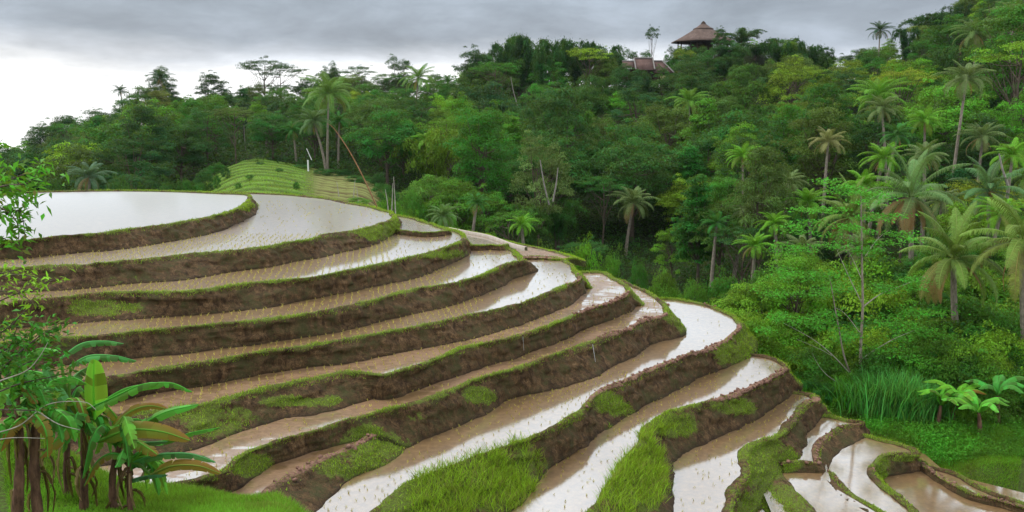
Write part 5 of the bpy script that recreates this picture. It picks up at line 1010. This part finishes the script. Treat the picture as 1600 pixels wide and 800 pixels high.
for i, (x, y0, y1, D, dx) in enumerate([(858, 320, 250, 88, -14), (864, 315, 262, 88, 8), (1575, 290, 240, 60, -14), (810, 170, 120, 150, -12), (385, 245, 195, 150, -4), (335, 255, 205, 160, 2)]):
    pole('dead_tree', [(x, y0, D), (x + dx * .6, (y0 + y1) / 2, D), (x + dx, y1, D)], .10, .05, GREYB, ['pale twisted trunk leaning left, middle of the slope', 'pale trunk leaning right, middle of the slope', 'pale trunk leaning left at the right edge', 'pale leaning trunk high in the bamboo ridge', 'pale trunk above the left end of the stepped field', 'thin pale trunk in the dark wood behind the top pond'][i], 'dead tree')
def channel():
    P = np.array([onz(x, y, -7.36) for x, y in [(700, 355), (730, 361), (762, 367), (796, 379), (822, 386)]]); P = smooth(P, 6); mb = MB(); n = len(P); T = np.gradient(P, axis=0); T[:, 2] = 0; T /= np.linalg.norm(T, axis=1, keepdims=True); S = np.stack([-T[:, 1], T[:, 0], 0 * T[:, 0]], 1)
    V = np.stack([P - S * .10 + [0, 0, -.25], P - S * .09, P + S * .09, P + S * .10 + [0, 0, -.25]], 1).reshape(-1, 3); i = np.arange(n - 1)[:, None]; Fq = np.concatenate([np.stack([i * 4 + k, (i + 1) * 4 + k, (i + 1) * 4 + k + 1, i * 4 + k + 1], -1).reshape(-1, 4) for k in range(3)]); mb.add(V, Fq, var=.5)
    o = link('footpath', mb.mesh('footpath', bark_mat('pale_concrete', (.32, .27, .22), (.50, .44, .38)))); tag(o, 'narrow pale footpath curving along the edge of the terraces', 'path', None, 'structure')
channel()
def trickle(x, y0, x1, y1, z0, z1, label):
    a = onz(x, y0, z0 + .05); b = onz(x1, y1, z1 + .01); m, nt, out = mat('falling_water'); principled(nt, out, (.55, .58, .60), .25, .6); mb = MB(); t = np.linspace(0, 1, 8)[:, None]
    P = a * (1 - t) + b * t + np.hstack([0 * t, -.05 * np.sin(t * np.pi), 0 * t]); tube(mb, P - a, np.array([.007, .007, .006, .006, .006, .007, .012, .02]), 8, var=.5); o = link('water_trickle', mb.mesh('water_trickle', m, True), None, a); tag(o, label, 'water trickle', 'water trickling from one terrace to the next')
trickle(817, 526, 819, 553, Z['6'], Z['7'], 'thin trickle of water falling from the sixth terrace, upper one of the two')
trickle(926, 538, 933, 583, Z['7'], Z['8'], 'thin trickle of water falling into the large white terrace, lower one of the two')
def shed():
    c = onD(1520, 540, 44.5); root = empty('tarp_shelter', c, 'small shelter with a sagging blue grey tarpaulin roof among dark shrubs, right side', 'shelter'); m, nt, out = mat('tarpaulin'); p = pos(nt); principled(nt, out, mixc(nt, noise(nt, p, 3, 4, .6), (.03, .04, .05), (.10, .12, .15)), .45, .4)
    u = np.linspace(-1, 1, 13); A, B = np.meshgrid(u, u, indexing='ij'); Zs = .25 - .35 * np.abs(B) - .12 * np.cos(A * 3) - .1 * A; V = np.stack([A * 1.2, B * .9, Zs], -1).reshape(-1, 3); V2 = V - [0, 0, .03]; i, j = np.meshgrid(np.arange(12), np.arange(12), indexing='ij'); Fq = np.stack([i * 13 + j, (i + 1) * 13 + j, (i + 1) * 13 + j + 1, i * 13 + j + 1], -1).reshape(-1, 4)
    mb = MB(); mb.add(V, Fq, var=.5); mb.add(V2, Fq[:, ::-1], var=.5); link('roof', mb.mesh('roof', m, True), root)
    for x in (-1.05, 1.05):
        for y in (-.75, .75): mb = MB(); tube(mb, [[x, y, -2.2], [x, y, -.15]], .05, 6, var=.5); link('post', mb.mesh('post', BARK), root)
shed()
# ------------------------------------------------------------------ labels of the repeated plants
ORD = ['first', 'second', 'third', 'fourth', 'fifth', 'sixth', 'seventh', 'eighth', 'ninth', 'tenth', 'eleventh', 'twelfth', 'thirteenth', 'fourteenth', 'fifteenth', 'sixteenth', 'seventeenth', 'eighteenth', 'nineteenth', 'twentieth', 'twenty-first', 'twenty-second', 'twenty-third', 'twenty-fourth', 'twenty-fifth', 'twenty-sixth', 'twenty-seventh', 'twenty-eighth', 'twenty-ninth', 'thirtieth'] + ['thirty-' + a for a in ['first', 'second', 'third', 'fourth', 'fifth', 'sixth', 'seventh', 'eighth', 'ninth']]
def label_plants():
    WH = [(-999, 'behind top pond, left half'), (180, 'behind top pond, right half'), (400, 'above the stepped field'), (620, 'behind the grassy mound'), (800, 'behind the middle terraces'), (960, 'below the brown roof'), (1060, 'below the thatched roof'), (1180, 'right of the thatched roof'), (1300, 'under the sky notch'), (1440, 'below the right ridge'), (1530, 'at the right edge')]
    BD = [(0, 'at the foot'), (52, 'low down'), (88, 'lower slope'), (118, 'mid slope'), (155, 'upper slope'), (190, 'on the ridge')]
    FORM = {'round': 'round-crowned tree', 'tall': 'tall narrow tree', 'open': 'loose-crowned tree', 'column': 'columnar tree', 'umbrella': 'flat-topped tree', 'bush': 'bush', 'bamboo': 'arching bamboo clump', 'palm': 'coconut palm'}
    GR = {'palm': 'coconut palms scattered over the forested hillside', 'bamboo': 'bamboo clumps on the hillside', 'bush': 'bushes at the forest foot'}
    cells = {}
    for p in PLANTS:
        root, kind, tn, px, py, D, lab = p
        tag(root, lab, CATS.get(kind, 'tree'), GR.get(kind, 'broadleaf trees of the hillside forest'))
        if lab: continue
        w = [t for a, t in WH if px >= a][-1]; b = [t for a, t in BD if D >= a][-1]
        cells.setdefault((kind, tn, w, b), []).append(p)
    for (kind, tn, w, b), ps in cells.items():
        ps.sort(key=lambda q: q[3])
        for i, q in enumerate(ps):
            o = '' if len(ps) == 1 else (', leftmost' if i == 0 else ', rightmost' if i == len(ps) - 1 else ', ' + ORD[i] + ' from left')
            q[0]['label'] = f"{tn} {FORM[kind]}{o}, {b} {w}"
label_plants()
print('PLANTS', len(PLANTS), {k: sum(1 for p in PLANTS if p[1] == k) for k in NAMES})
def haze():
    m, nt, out = mat('haze'); v = nt.nodes.new('ShaderNodeVolumePrincipled'); v.inputs['Color'].default_value = (.74, .86, .97, 1); v.inputs['Density'].default_value = .00005; v.inputs['Anisotropy'].default_value = .2
    nt.links.new(v.outputs[0], out.inputs['Volume']); mb = MB(); x, y0, y1, z0, z1 = 1100, -60, 800, -70, 150
    V = np.array([[sx * x, y, z] for z in (z0, z1) for y in (y0, y1) for sx in (-1, 1)]); mb.add(V, [[0, 2, 3, 1], [4, 5, 7, 6], [0, 1, 5, 4], [2, 6, 7, 3], [0, 4, 6, 2], [1, 3, 7, 5]], var=.5)
    o = link('haze', mb.mesh('haze', m)); tag(o, 'thin damp air over the valley', 'haze', None, 'stuff')
haze()
scene.cycles.volume_bounces = 0; scene.cycles.volume_step_rate = 10
